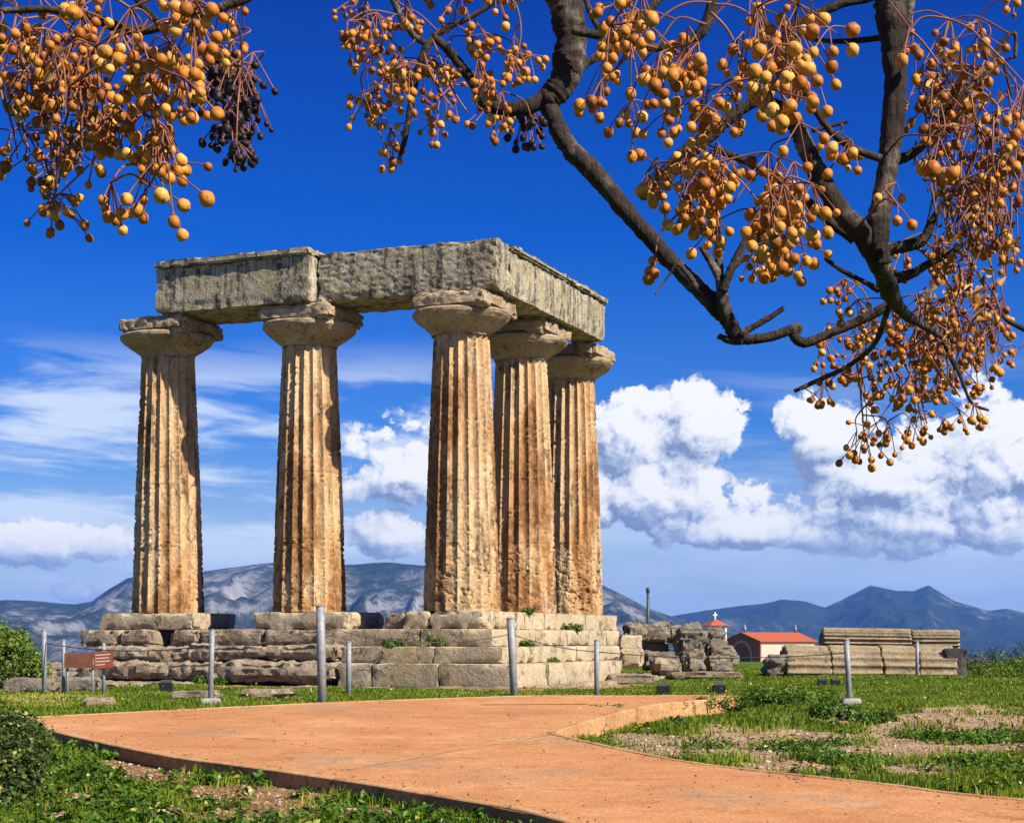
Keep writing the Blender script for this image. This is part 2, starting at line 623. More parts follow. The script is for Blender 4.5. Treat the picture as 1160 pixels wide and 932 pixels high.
def stone_mat(name, cols, dark, dark_amt=0.5, stain=None, stain_amt=0.0, streak=False, scale=1.0, bump_s=0.5, lichen=None, pits=0.5, aged=False, dlo=0.50):
    m, t, b = new_mat(name)
    v = coords(t)
    n1 = t.noise(v, 0.9 * scale, 6, 0.6)
    c = t.ramp(n1, [(0.28, cols[0]), (0.5, cols[1]), (0.72, cols[2])])
    n_f = t.noise(v, 14 * scale, 6, 0.65)
    c = t.mix(t.smooth(n_f, 0.35, 0.7), t.mix(1.0, c, (0.70, 0.66, 0.60), 'MULTIPLY'), c)
    if stain:
        sv = t.vscale(v, (1.6, 1.6, 0.35)) if streak else v
        ns = t.noise(sv, 1.1 * scale, 6, 0.6, 0.4)
        c = t.mix(t.m('MULTIPLY', t.smooth(ns, 0.48, 0.66), stain_amt), c, stain)
    dv = t.vscale(v, (2.6, 2.6, 0.35)) if streak else v
    nd = t.noise(dv, 1.5 * scale, 8, 0.68, 0.3)
    nd2 = t.noise(v, 5.5 * scale, 7, 0.7)
    dk = t.m('MULTIPLY', t.smooth(nd, dlo, dlo + 0.16), t.smooth(nd2, 0.34, 0.58))
    c = t.mix(t.m('MULTIPLY', dk, dark_amt), c, dark)
    if aged:
        sz = t.n('ShaderNodeSeparateXYZ'); tco = t.n('ShaderNodeTexCoord'); t.put(sz.inputs[0], tco.outputs['Object'])
        ng = t.noise(t.vscale(v, (1.0, 1.0, 0.30)), 1.05, 6, 0.62, 0.5)
        up = t.m('MULTIPLY_ADD', t.smooth(sz.outputs[2], 3.2, 6.0), -0.13, ng)
        crust = t.smooth(up, 0.455, 0.56)
        grain = t.smooth(t.noise(v, 7.0, 7, 0.72), 0.30, 0.58)
        c = t.mix(t.m('MULTIPLY', t.smooth(up, 0.44, 0.52), 0.42), c, (0.50, 0.20, 0.05))
        c = t.mix(t.m('MULTIPLY', t.m('MULTIPLY', crust, grain), 0.85), c, (0.115, 0.055, 0.022))
        c = t.mix(t.m('MULTIPLY', t.smooth(sz.outputs[2], 4.2, 6.2), 0.35), c, t.mix(1.0, c, (1.15, 1.22, 1.35), 'MULTIPLY'))
    if lichen:
        nl = t.noise(v, 9.0 * scale, 5, 0.7)
        nl2 = t.noise(v, 1.7 * scale, 3, 0.6)
        c = t.mix(t.m('MULTIPLY', t.smooth(nl, 0.55, 0.66), t.smooth(nl2, 0.45, 0.6)), c, lichen)
    vo = t.n('ShaderNodeTexVoronoi', feature='F1')
    t.put(vo.inputs['Vector'], v); vo.inputs['Scale'].default_value = 17 * scale
    pit = t.m('MULTIPLY', t.m('SUBTRACT', 1.0, t.smooth(vo.outputs['Distance'], 0.05, 0.35)), t.smooth(t.noise(v, 3.3 * scale, 4, 0.6), 0.48, 0.62))
    c = t.mix(t.m('MULTIPLY', pit, pits), c, t.mix(1.0, c, (0.42, 0.34, 0.28), 'MULTIPLY'))
    vc = t.n('ShaderNodeTexVoronoi', feature='DISTANCE_TO_EDGE')
    wv = t.n('ShaderNodeVectorMath', operation='MULTIPLY_ADD')
    t.put(wv.inputs[0], t.noise(v, 2.2 * scale, 4, 0.6, col=True)); wv.inputs[1].default_value = (0.8, 0.8, 0.8); t.put(wv.inputs[2], v)
    t.put(vc.inputs['Vector'], wv.outputs[0]); vc.inputs['Scale'].default_value = 0.75 * scale
    crack = t.m('MULTIPLY', t.m('SUBTRACT', 1.0, t.smooth(vc.outputs['Distance'], 0.004, 0.022)), t.smooth(t.noise(v, 0.8 * scale, 3, 0.6), 0.46, 0.60))
    c = t.mix(t.m('MULTIPLY', crack, 0.75), c, (0.055, 0.038, 0.025))
    spot = t.smooth(t.noise(v, 38 * scale, 3, 0.7), 0.60, 0.72)
    c = t.mix(t.m('MULTIPLY', spot, 0.45), c, t.mix(1.0, c, (0.35, 0.30, 0.26), 'MULTIPLY'))
    t.put(b.inputs['Base Color'], c)
    b.inputs['Roughness'].default_value = 0.95
    b.inputs['Specular IOR Level'].default_value = 0.15
    h = t.m('ADD', t.m('MULTIPLY', t.noise(v, 6 * scale, 8, 0.7), 1.0), t.m('MULTIPLY', n_f, 0.5))
    h = t.m('SUBTRACT', h, t.m('MULTIPLY', pit, 0.6))
    bump(t, b, h, bump_s, 0.05)
    return m


def plain_mat(name, col, rough=0.6, var=0.25, scale=8.0, metal=0.0, bump_s=0.15, spec=0.4):
    m, t, b = new_mat(name)
    v = coords(t)
    n = t.noise(v, scale, 6, 0.65)
    lo = tuple(c * (1 - var) for c in col); hi = tuple(min(1, c * (1 + var)) for c in col)
    t.put(b.inputs['Base Color'], t.ramp(n, [(0.3, lo), (0.7, hi)]))
    b.inputs['Roughness'].default_value = rough
    b.inputs['Metallic'].default_value = metal
    b.inputs['Specular IOR Level'].default_value = spec
    if bump_s:
        bump(t, b, n, bump_s, 0.01)
    return m


def leaf_mat(name, stops, rough=0.6, trans=0.25):
    m, t, b = new_mat(name)
    at = t.n('ShaderNodeAttribute', attribute_name='var')
    c = t.ramp(at.outputs['Fac'], stops)
    t.put(b.inputs['Base Color'], c)
    b.inputs['Roughness'].default_value = rough
    b.inputs['Specular IOR Level'].default_value = 0.25
    tr = t.n('ShaderNodeBsdfTranslucent')
    t.put(tr.inputs[0], t.mix(1.0, c, (1.2, 1.15, 0.5), 'MULTIPLY'))
    ms = t.n('ShaderNodeMixShader')
    ms.inputs[0].default_value = trans
    out = [n for n in m.node_tree.nodes if n.type == 'OUTPUT_MATERIAL'][0]
    m.node_tree.links.new(b.outputs[0], ms.inputs[1])
    m.node_tree.links.new(tr.outputs[0], ms.inputs[2])
    m.node_tree.links.new(ms.outputs[0], out.inputs[0])
    return m


M_column = stone_mat("column_limestone", [(0.48, 0.30, 0.155), (0.60, 0.42, 0.235), (0.67, 0.50, 0.31)], (0.070, 0.040, 0.020), 0.9,
                     (0.44, 0.20, 0.06), 0.5, streak=True, bump_s=0.5, pits=0.7, aged=True, dlo=0.47)
M_capital = stone_mat("capital_limestone", [(0.31, 0.23, 0.14), (0.45, 0.35, 0.23), (0.54, 0.44, 0.31)], (0.08, 0.065, 0.05), 0.75,
                      (0.34, 0.18, 0.07), 0.4, scale=1.3, bump_s=0.7)
M_beam = stone_mat("architrave_limestone", [(0.33, 0.28, 0.20), (0.47, 0.41, 0.30), (0.60, 0.55, 0.43)], (0.05, 0.042, 0.034), 0.95,
                   (0.36, 0.30, 0.11), 0.45, streak=True, scale=1.4, bump_s=0.9, lichen=(0.07, 0.065, 0.05), pits=0.85, dlo=0.44)
M_step = stone_mat("step_limestone", [(0.38, 0.31, 0.20), (0.52, 0.43, 0.29), (0.60, 0.51, 0.36)], (0.09, 0.075, 0.055), 0.75,
                   (0.44, 0.29, 0.13), 0.4, scale=1.2, bump_s=0.6)
M_rock = stone_mat("weathered_rock", [(0.24, 0.19, 0.13), (0.38, 0.31, 0.22), (0.50, 0.43, 0.33)], (0.06, 0.05, 0.04), 0.8,
                   (0.33, 0.20, 0.09), 0.4, scale=1.6, bump_s=0.9)
M_grey = stone_mat("grey_stone", [(0.15, 0.135, 0.11), (0.27, 0.235, 0.185), (0.40, 0.34, 0.26)], (0.06, 0.055, 0.045), 0.7,
                   (0.30, 0.20, 0.11), 0.35, scale=1.6, bump_s=0.9)
M_fallen = stone_mat("fallen_limestone", [(0.24, 0.19, 0.12), (0.36, 0.29, 0.19), (0.44, 0.36, 0.25)], (0.07, 0.06, 0.045), 0.75,
                     (0.36, 0.21, 0.08), 0.3, scale=1.3, bump_s=0.8)
M_post = plain_mat("galvanised_steel", (0.24, 0.25, 0.25), 0.6, 0.3, 14, 0.2, 0.1)
M_foot = plain_mat("concrete_foot", (0.30, 0.28, 0.24), 0.9, 0.3, 12)
M_rope = plain_mat("dark_wire", (0.06, 0.06, 0.06), 0.7, 0.2, 20)
M_black = plain_mat("black_enamel", (0.05, 0.055, 0.06), 0.5, 0.25, 10)
M_signred = plain_mat("faded_red_board", (0.20, 0.045, 0.022), 0.7, 0.3, 9)
M_signbrown = plain_mat("rust_brown_board", (0.16, 0.06, 0.03), 0.75, 0.35, 9)
M_signtext = plain_mat("pale_sign_paint", (0.55, 0.42, 0.34), 0.7, 0.2, 9)

# ------------------------------------------------------------------ ground sheet


def build_ground():
    rows = np.concatenate([np.arange(-40, 8, 3.0), np.arange(8, 11, 0.5), np.arange(11, 34, 0.12), np.arange(34, 62, 0.5), np.geomspace(62, 16000, 70)])
    u = np.concatenate([np.linspace(-4, -0.6, 26)[:-1], np.linspace(-0.6, 0.6, 241), np.linspace(0.6, 4, 26)[1:]])
    Y, U = np.meshgrid(rows, u, indexing='ij')
    X = U * (np.maximum(Y, 0) * 0.80 + 6.0)
    Z = ground_z(X, Y)
    V = np.stack([X.ravel(), Y.ravel(), Z.ravel()], 1)
    nr, nc = X.shape
    i = np.arange(nr - 1)[:, None] * nc + np.arange(nc - 1)[None]
    i = i.ravel()
    faces = np.stack([i, i + 1, i + nc + 1, i + nc], 1)
    bare = bareness(V[:, 0], V[:, 1], V[:, 2])
    far = sstep(V[:, 1], 90, 600)
    var = np.stack([bare, far, sstep(V[:, 0], -0.5, 1.5), np.ones(len(V))], 1)
    m, t, b = new_mat("earth_and_turf")
    v = coords(t, False)
    at = t.n('ShaderNodeAttribute', attribute_name='var')
    sp = t.n('ShaderNodeSeparateColor')
    t.put(sp.inputs[0], at.outputs['Color'])
    nz = t.noise(v, 2.5, 8, 0.65)
    nf = t.noise(v, 28, 6, 0.7)
    turf = t.ramp(nz, [(0.30, (0.045, 0.075, 0.010)), (0.55, (0.09, 0.14, 0.016)), (0.72, (0.17, 0.17, 0.035))])
    soil = t.ramp(t.m('ADD', t.m('MULTIPLY', nz, 0.5), t.m('MULTIPLY', nf, 0.5)),
                  [(0.32, (0.12, 0.055, 0.022)), (0.5, (0.26, 0.145, 0.065)), (0.68, (0.42, 0.28, 0.155))])
    soil = t.mix(t.m('MULTIPLY', sp.outputs[2], 0.75), soil, t.ramp(t.m('ADD', t.m('MULTIPLY', nz, 0.4), t.m('MULTIPLY', nf, 0.6)), [(0.34, (0.20, 0.13, 0.065)), (0.5, (0.40, 0.29, 0.165)), (0.66, (0.54, 0.42, 0.27))]))
    f = t.smooth(t.m('ADD', sp.outputs[0], t.m('MULTIPLY', t.m('SUBTRACT', nf, 0.5), 0.9)), 0.30, 0.70)
    near = t.mix(f, turf, soil)
    pl = t.noise(v, 0.0045, 5, 0.6)
    plain = t.ramp(pl, [(0.35, (0.030, 0.042, 0.020)), (0.5, (0.07, 0.075, 0.035)), (0.62, (0.15, 0.13, 0.08)), (0.7, (0.05, 0.065, 0.03))])
    t.put(b.inputs['Base Color'], t.mix(sp.outputs[1], near, plain))
    b.inputs['Roughness'].default_value = 1.0
    b.inputs['Specular IOR Level'].default_value = 0.05
    bump(t, b, t.m('ADD', nf, t.m('MULTIPLY', nz, 2.0)), 0.8, 0.05)
    o = obj("ground", mesh_from("ground", V, faces, m, True, var))
    tag(o, kind='structure')


build_ground()


def build_path():
    m, t, b = new_mat("orange_concrete")
    v = coords(t, False)
    n1 = t.noise(v, 0.55, 6, 0.6)
    n2 = t.noise(v, 3.2, 8, 0.7)
    n3 = t.noise(v, 34, 6, 0.8)
    c = t.ramp(n1, [(0.3, (0.46, 0.200, 0.078)), (0.5, (0.56, 0.262, 0.104)), (0.7, (0.63, 0.325, 0.145))])
    c = t.mix(t.m('MULTIPLY', t.smooth(n2, 0.46, 0.70), 0.5), c, (0.36, 0.145, 0.05))
    gm = t.m('MULTIPLY', t.smooth(t.noise(v, 0.35, 4, 0.6), 0.52, 0.68), t.smooth(n2, 0.36, 0.6))
    c = t.mix(t.m('MULTIPLY', gm, 0.7), c, (0.33, 0.25, 0.165))
    c = t.mix(t.smooth(n3, 0.38, 0.64), t.mix(1.0, c, (0.62, 0.56, 0.50), 'MULTIPLY'), t.mix(1.0, c, (1.08, 1.10, 1.14), 'MULTIPLY'))
    spk = t.n('ShaderNodeTexVoronoi', feature='F1')
    t.put(spk.inputs['Vector'], v); spk.inputs['Scale'].default_value = 9
    sk = t.m('MULTIPLY', t.m('SUBTRACT', 1.0, t.smooth(spk.outputs['Distance'], 0.02, 0.10)), t.smooth(n2, 0.45, 0.6))
    c = t.mix(t.m('MULTIPLY', sk, 0.75), c, (0.10, 0.06, 0.04))
    vc = t.n('ShaderNodeTexVoronoi', feature='DISTANCE_TO_EDGE')
    wv = t.n('ShaderNodeVectorMath', operation='MULTIPLY_ADD')
    t.put(wv.inputs[0], t.noise(v, 0.9, 5, 0.65, col=True)); wv.inputs[1].default_value = (1.6, 1.6, 0); t.put(wv.inputs[2], v)
    t.put(vc.inputs['Vector'], wv.outputs[0]); vc.inputs['Scale'].default_value = 0.22
    crack = t.m('MULTIPLY', t.m('SUBTRACT', 1.0, t.smooth(vc.outputs['Distance'], 0.001, 0.006)), t.smooth(t.noise(v, 0.3, 3, 0.5), 0.45, 0.55))
    c = t.mix(t.m('MULTIPLY', crack, 0.7), c, (0.13, 0.065, 0.035))
    edge = t.smooth(t.noise(v, 1.1, 6, 0.7), 0.55, 0.72)
    c = t.mix(t.m('MULTIPLY', edge, 0.35), c, (0.60, 0.40, 0.24))
    t.put(b.inputs['Base Color'], c)
    b.inputs['Roughness'].default_value = 0.9
    b.inputs['Specular IOR Level'].default_value = 0.2
    bump(t, b, t.m('ADD', n3, n2), 0.35, 0.01)
    P = PATH
    n = len(P)

    def zt(p): return 0.047 + (p[1] - 14.5) * 0.0341
    V = [(p[0], p[1], zt(p)) for p in P] + [(p[0], p[1], zt(p) - 0.6) for p in P]
    area = sum(P[i][0] * P[(i + 1) % n][1] - P[(i + 1) % n][0] * P[i][1] for i in range(n))
    fc = [tuple(range(n)) if area > 0 else tuple(range(n))[::-1]]
    for i in range(n):
        k = (i + 1) % n
        fc.append((i, k, n + k, n + i)) if area < 0 else fc.append((i, n + i, n + k, k))
    me = mesh_from("path", V, fc, m, False)
    tag(obj("path", me), kind='structure')
    # raised lips along the edges
    mk = stone_mat("kerb_concrete", [(0.46, 0.22, 0.085), (0.56, 0.31, 0.14), (0.62, 0.40, 0.21)], (0.20, 0.10, 0.05), 0.5, bump_s=0.4)

    def kerb(pts, wid, up, down):
        pts = catmull([np.array([p[0], p[1], 0]) for p in pts], 8)[:, :2]
        T = np.gradient(pts, axis=0); T /= np.linalg.norm(T, axis=1, keepdims=True)
        Nn = np.stack([-T[:, 1], T[:, 0]], 1)
        jit = fbm(np.stack([pts[:, 0] * 2, pts[:, 1] * 2, np.zeros(len(pts))], 1), 3, 5)
        a = pts + Nn * (wid / 2 + 0.008 * jit[:, None]); c2 = pts - Nn * (wid / 2)
        z = 0.047 + (pts[:, 1] - 14.5) * 0.0341 + up + 0.006 * jit
        ring = [np.column_stack([a, z - down]), np.column_stack([a, z - 0.012]), np.column_stack([a + (c2 - a) * .12, z]),
                np.column_stack([a + (c2 - a) * .88, z]), np.column_stack([c2, z - 0.012]), np.column_stack([c2, z - down])]
        Vv = np.stack(ring, 1).reshape(-1, 3)
        ff = []
        for i in range(len(pts) - 1):
            for j in range(5):
                ff.append((i * 6 + j, i * 6 + j + 1, (i + 1) * 6 + j + 1, (i + 1) * 6 + j))
        ff.append((0, 1, 2, 3, 4, 5)); ff.append(tuple(len(Vv) - 6 + j for j in range(6))[::-1])
        tag(obj("kerb", mesh_from("kerb", Vv, ff, mk, False)), kind='structure')
    near = [PATH[-8 + i] for i in range(0, 8)]
    kerb([np.array([2.6, 9.5])] + [PATH[21 + i] for i in range(7)] + [PATH[0]], 0.13, 0.022, 0.62)
    kerb(PATH[7:14], 0.13, 0.03, 0.7)
    kerb(PATH[13:19], 0.10, 0.012, 0.5)
    kerb(PATH[0:6], 0.08, 0.010, 0.4)
    # joints
    def strip(p, q, wid, mat, lift):
        p = np.array(p); q = np.array(q)
        N = np.array([-(q - p)[1], (q - p)[0]]); N /= np.linalg.norm(N)
        ks = np.linspace(0, 1, 30)
        c = p + (q - p) * ks[:, None] + N * (0.02 * fbm(np.stack([ks * 6, ks * 0, ks * 0], 1), 3, 2))[:, None]
        A = c + N * wid / 2; B = c - N * wid / 2
        V = np.concatenate([np.column_stack([A, 0.047 + (A[:, 1] - 14.5) * 0.0341 + lift]), np.column_stack([B, 0.047 + (B[:, 1] - 14.5) * 0.0341 + lift])])
        n = len(ks)
        f = [(i, n + i, n + i + 1, i + 1) for i in range(n - 1)]
        tag(obj("path_joint", mesh_from("path_joint", V, f, mat, False)), kind='structure')
    strip(on_path(393, 871), on_path(622, 831.5), 0.075, mk, 0.004)
    strip(on_path(545, 798), on_path(665, 797.5), 0.10, plain_mat("bitumen_joint", (0.10, 0.05, 0.03), 0.9, 0.3, 9), 0.004)


build_path()

# ------------------------------------------------------------------ mountains


def build_mountains(name, prof, D, depth, base, seed, rocky, cliff):
    prof = np.array(prof, float)
    pxs = np.linspace(prof[0, 0], prof[-1, 0], 520)
    u = (pxs - PX0) / F
    h = EYE - (np.interp(pxs, prof[:, 0], prof[:, 1]) - HY) / F * D
    h = h + D * 0.0009 * fbm(np.stack([pxs * 0.03, pxs * 0, pxs * 0], 1), 5, seed)
    v = np.concatenate([np.linspace(0, 1, 90), np.linspace(1, 1.5, 30)[1:]])
    Vv, U = np.meshgrid(v, u, indexing='ij')
    H = np.broadcast_to(h, Vv.shape)
    Y = D - depth + Vv * depth
    X = U * Y
    q = np.stack([X.ravel() / (depth * 0.16), Y.ravel() / (depth * 0.30), np.zeros(X.size)], 1)
    warp = fbm(q * 0.7, 3, seed + 4)
    q = q * 1.5
    q2 = q + np.stack([warp, warp * 0.5, warp * 0], 1) * 0.6
    rg = ridged(q2, 6, seed).reshape(X.shape)
    prof_up = np.where(Vv <= 1, Vv ** 1.25, 1 - (Vv - 1) * 1.2)
    relief = (rg - 0.55) * 0.55 * np.sin(np.clip(Vv, 0, 1) * math.pi) ** 0.8
    Z = base + (H - base) * np.clip(prof_up + relief, -0.2, 1.02 + 0 * Vv)
    lim = EYE + (H - EYE) * Y / D
    Z = np.where(Vv < 1, np.minimum(Z, lim - 0.002 * (1 - Vv) * D * 0.1), Z)
    V = np.stack([X.ravel(), Y.ravel(), Z.ravel()], 1)
    nr, nc = X.shape
    i = (np.arange(nr - 1)[:, None] * nc + np.arange(nc - 1)[None]).ravel()
    faces = np.stack([i, i + 1, i + nc + 1, i + nc], 1)
    m, t, b = new_mat(name + "_slopes")
    c = coords(t, False)
    s = 1000.0 / D
    n1 = t.noise(c, 0.0042 * s, 9, 0.68)
    n2 = t.noise(c, 0.03 * s, 7, 0.75)
    geo = t.n('ShaderNodeNewGeometry')
    sx = t.n('ShaderNodeSeparateXYZ')
    t.put(sx.inputs[0], geo.outputs['Normal'])
    steep = t.m('SUBTRACT', 1.0, sx.outputs[2])
    n3 = t.noise(c, 0.11 * s, 6, 0.75)
    f = t.m('ADD', t.m('MULTIPLY', n1, 0.42), t.m('ADD', t.m('ADD', t.m('MULTIPLY', n2, 0.34), t.m('MULTIPLY', n3, 0.24)), t.m('MULTIPLY', steep, cliff)))
    col = t.ramp(f, [(rocky, (0.020, 0.030, 0.022)), (rocky + 0.04, (0.055, 0.065, 0.045)), (rocky + 0.075, (0.17, 0.165, 0.16)), (rocky + 0.16, (0.33, 0.31, 0.30))])
    t.put(b.inputs['Base Color'], col)
    b.inputs['Roughness'].default_value = 1.0
    b.inputs['Specular IOR Level'].default_value = 0.0
    bump(t, b, t.m('ADD', n1, n2), 1.0, 25)
    o = obj(name, mesh_from(name, V, faces, m, True))
    tag(o, kind='structure')


RIDGE_L = [(-900, 705), (-500, 690), (-250, 676), (-100, 684), (0, 679), (40, 680), (85, 684), (104, 681), (122, 668), (145, 655), (180, 650), (228, 647), (262, 642), (300, 638), (330, 637),
           (390, 640), (440, 637), (480, 640), (560, 648), (640, 655), (682, 662), (705, 674), (735, 689), (760, 698), (790, 706), (850, 716), (950, 724)]
RIDGE_R = [(600, 722), (680, 712), (745, 701), (770, 697), (800, 691), (830, 688), (855, 684), (885, 679), (910, 681), (935, 687), (952, 680), (970, 671), (986, 662), (1002, 665), (1018, 669), (1035, 670),
           (1052, 663), (1066, 671), (1080, 680), (1105, 687), (1120, 692), (1140, 690), (1160, 694), (1220, 700), (1350, 690), (1500, 705), (1800, 715)]
build_mountains("mountain_range", RIDGE_R, 11500, 4200, -84, 31, 0.515, 0.20)
build_mountains("mountain", RIDGE_L, 7200, 3000, -83, 12, 0.475, 0.22)

# ------------------------------------------------------------------ haze


def build_haze():
    b = MB().box((-14000, -300, -95), (14000, 17500, 430))
    m = bpy.data.materials.new("haze_air")
    m.use_nodes = True
    m.node_tree.nodes.clear()
    t = NT(m.node_tree)
    pv = t.n('ShaderNodeVolumePrincipled')
    pv.inputs['Color'].default_value = (0.13, 0.36, 1.0, 1)
    pv.inputs['Density'].default_value = 4.6e-5
    pv.inputs['Anisotropy'].default_value = 0.0
    out = t.n('ShaderNodeOutputMaterial')
    m.node_tree.links.new(pv.outputs[0], out.inputs['Volume'])
    tag(obj("haze", b.mesh("haze", m)), kind='stuff')


build_haze()

# ------------------------------------------------------------------ temple
A = np.array([-0.926, 0.378, 0.0]); A /= np.linalg.norm(A)     # along the front, to the left
B = np.array([-A[1] * -1, 0, 0]); B = np.array([A[1], -A[0], 0.0])          # along the flank, away
C3 = np.array([-1.13, 37.5, 0.0])
Z_TOP, Z_STY = 9.24, 2.24
TEMPLE_M = M_basis(C3, Vector(A), Vector(B))     # local axes: x = left along the front, y = back along the flank


def tl(V):
    return xform(V, TEMPLE_M)


def build_temple():
    root = thing("temple_ruin", tuple(C3[:2]) + (0.6,), "ruined ancient temple corner of fluted columns carrying stone beams on a stepped base", "temple")
    inv = root.matrix_basis.inverted() if False else None
    R0 = np.array(root.location)

    def put(name, V, faces, mat, parent=None, smooth=True, origin=None):
        """V in world space; origin becomes the object's own base."""
        V = np.asarray(V)
        o0 = V.mean(axis=0) if origin is None else np.asarray(origin)
        me = crisp(mesh_from(name, V - o0, faces, mat, smooth), 28)
        p = parent or root
        base = R0 if p is root else R0 + np.array(p.location)
        return obj(name, me, p, tuple(o0 - base))

    # --- columns
    spots = [(7.73, 0.0, 11), (3.86, 0.0, 22), (0.0, 0.0, 33), (0.0, 3.58, 44), (0.0, 7.06, 55)]
    worn = {11: 0.35, 22: 0.55, 33: 0.8, 44: 0.8, 55: 1.35}
    z0, z1 = Z_STY, Z_TOP - 0.86
    for (lx, ly, seed) in spots:
        nf, per = 20, 9
        nt, nh = nf * per, 230
        th = np.arange(nt) * 2 * math.pi / nt
        hh = np.linspace(0, 1, nh)
        HH, TH = np.meshgrid(hh, th, indexing='ij')
        R = 0.865 - 0.235 * HH + 0.018 * np.sin(HH * math.pi)
        ph = (TH * nf / (2 * math.pi)) % 1.0
        fl = 1 - (2 * ph - 1) ** 2
        cx, cy = np.cos(TH), np.sin(TH)
        zz = z0 + (z1 - z0) * HH
        q = np.stack([(cx * R).ravel(), (cy * R).ravel(), zz.ravel()], 1)
        low = 1 - sstep(HH + 0.22 * fbm(q * 0.9 + seed, 2, seed + 40).reshape(R.shape), 0.02, 0.46)
        e1 = fbm(q * np.array([2.2, 2.2, 1.1]) + seed, 4, seed).reshape(R.shape)
        e2 = fbm(q * 6.0 + seed, 4, seed + 3).reshape(R.shape)
        e3 = fbm(q * 17.0 + seed, 3, seed + 6).reshape(R.shape)
        wn = worn[seed]
        keep = 1 - np.clip(low * wn * (0.60 + 0.9 * e1), 0, 0.93)
        R2 = R - 0.086 * fl * keep
        arr = np.exp(-((np.minimum(ph, 1 - ph)) / 0.16) ** 2)
        e4 = fbm(q * np.array([9.0, 9.0, 16.0]) + seed, 3, seed + 9).reshape(R.shape)
        R2 -= arr * np.clip(e4 + 0.45 * e1 - 0.22 + 0.10 * low, 0, 1) * 0.10
        R2 -= (0.008 + 0.030 * low * wn) * np.clip(e1 + 0.1, 0, 1) + (0.004 + 0.010 * low * wn) * e2 + 0.006 * e3
        R2 -= low * wn * (np.clip(e2 - 0.24, 0, 1) * 0.16 + np.clip(e3 - 0.25, 0, 1) * 0.10)
        for jz in (0.27, 0.52, 0.77) if seed in (22, 44) else ():
            R2 -= 0.012 * np.exp(-((HH - jz + 0.002 * e1) / 0.0022) ** 2)
        V = np.stack([cx * R2, cy * R2, zz], 2).reshape(-1, 3)
        V[:, 0] += lx; V[:, 1] += ly
        i = (np.arange(nh - 1)[:, None] * nt)
        j = np.arange(nt)[None]; k = (j + 1) % nt
        faces = np.stack([(i + j).ravel(), (i + k).ravel(), (i + nt + k).ravel(), (i + nt + j).ravel()], 1)
        # local frame is mirrored for winding; keep normals outward
        col = put("column", tl(V), faces, M_column, origin=tl([[lx, ly, z0]])[0])
        # --- capital: neck and cushion
        nt2, zs = 96, np.linspace(0, 1, 26)
        prof = np.interp(zs, [0, 0.10, 0.18, 0.40, 0.62, 0.80, 0.92, 1.0], [0.640, 0.650, 0.70, 0.87, 1.02, 1.10, 1.11, 1.07])
        TH, HH = np.meshgrid(np.arange(nt2) * 2 * math.pi / nt2, zs)
        R = np.broadcast_to(prof[:, None], TH.shape).copy()
        zz = z1 - 0.03 + 0.53 * HH
        q = np.stack([(np.cos(TH) * R).ravel(), (np.sin(TH) * R).ravel(), zz.ravel()], 1)
        R += (0.06 * fbm(q * 2.0 + seed, 4, seed + 20) + 0.02 * fbm(q * 8 + seed, 3, seed + 23)
              - 0.20 * np.clip(fbm(q * 1.3 + seed * 2, 3, seed + 30) - 0.12, 0, 1) * np.repeat(zs, nt2) ** 2).reshape(R.shape)
        V = np.stack([np.cos(TH) * R, np.sin(TH) * R, zz], 2).reshape(-1, 3)
        nz = len(zs)
        V = np.vstack([V, [[0, 0, z1 - 0.03 + 0.53]]])
        V[:, 0] += lx; V[:, 1] += ly
        f = [(a * nt2 + b2, a * nt2 + (b2 + 1) % nt2, (a + 1) * nt2 + (b2 + 1) % nt2, (a + 1) * nt2 + b2) for a in range(nz - 1) for b2 in range(nt2)]
        f += [((nz - 1) * nt2 + b2, (nz - 1) * nt2 + (b2 + 1) % nt2, nz * nt2) for b2 in range(nt2)]
        put("echinus", tl(V), f, M_capital, parent=col)
        # --- abacus
        V, f = rough_block((1.84, 1.84, 0.38), 0.05, 0.17, 0.06, 0.24, 1.3, seed + 2, 0.8)
        V = V + np.array([lx + (-0.06 if ly else -0.08), ly, Z_TOP - 0.20])
        put("abacus", tl(V), f, M_capital, parent=col)

    # --- plinth blocks and stylobate course
    def block(name, x0, x1, y0, y1, za, zb, seed, mat=M_step, r=0.012, amp=0.014, chip=0.05, res=0.07, freq=2.0, fine=0.6):
        V, f = rough_block((x1 - x0, y1 - y0, zb - za), res, r, amp, chip, freq, seed, fine)
        V = V + np.array([(x0 + x1) / 2, (y0 + y1) / 2, (za + zb) / 2])
        return put(name, tl(V), f, mat)

    def course(name, spans, y0, y1, za, zb, seed, mat=M_step, axis='x', **kw):
        """One course of blocks laid end to end along an axis, kept as one mesh."""
        mb = MB()
        for n, (s0, s1) in enumerate(spans):
            j = random.uniform(-0.02, 0.02)
            g = 0.004
            args = dict(res=0.07, r=0.010, amp=0.009, chip=0.045, freq=2.6, seed=seed + n * 3, fine=0.7)
            args.update(kw)
            if axis == 'x':
                V, f = rough_block((s1 - s0 - g, y1 - y0, zb - za), **args)
                V = V + np.array([(s0 + s1) / 2, (y0 + y1) / 2 + j, (za + zb) / 2])
            else:
                V, f = rough_block((y1 - y0, s1 - s0 - g, zb - za), **args)
                V = V + np.array([(y0 + y1) / 2 + j, (s0 + s1) / 2, (za + zb) / 2])
            mb.add(tl(V), f)
        return put(name, np.concatenate(mb.V), mb.Fc, mat)

    def split(a, b, step, jit=0.25):
        out, s = [], a
        while s < b - 0.3:
            e = min(b, s + step * random.uniform(1 - jit, 1 + jit))
            if b - e < 0.5: e = b
            out.append((s, e)); s = e
        return out

    block("plinth_block", 2.42, 4.84, -0.90, 1.0, 1.84, 2.232, 71, chip=0.10)
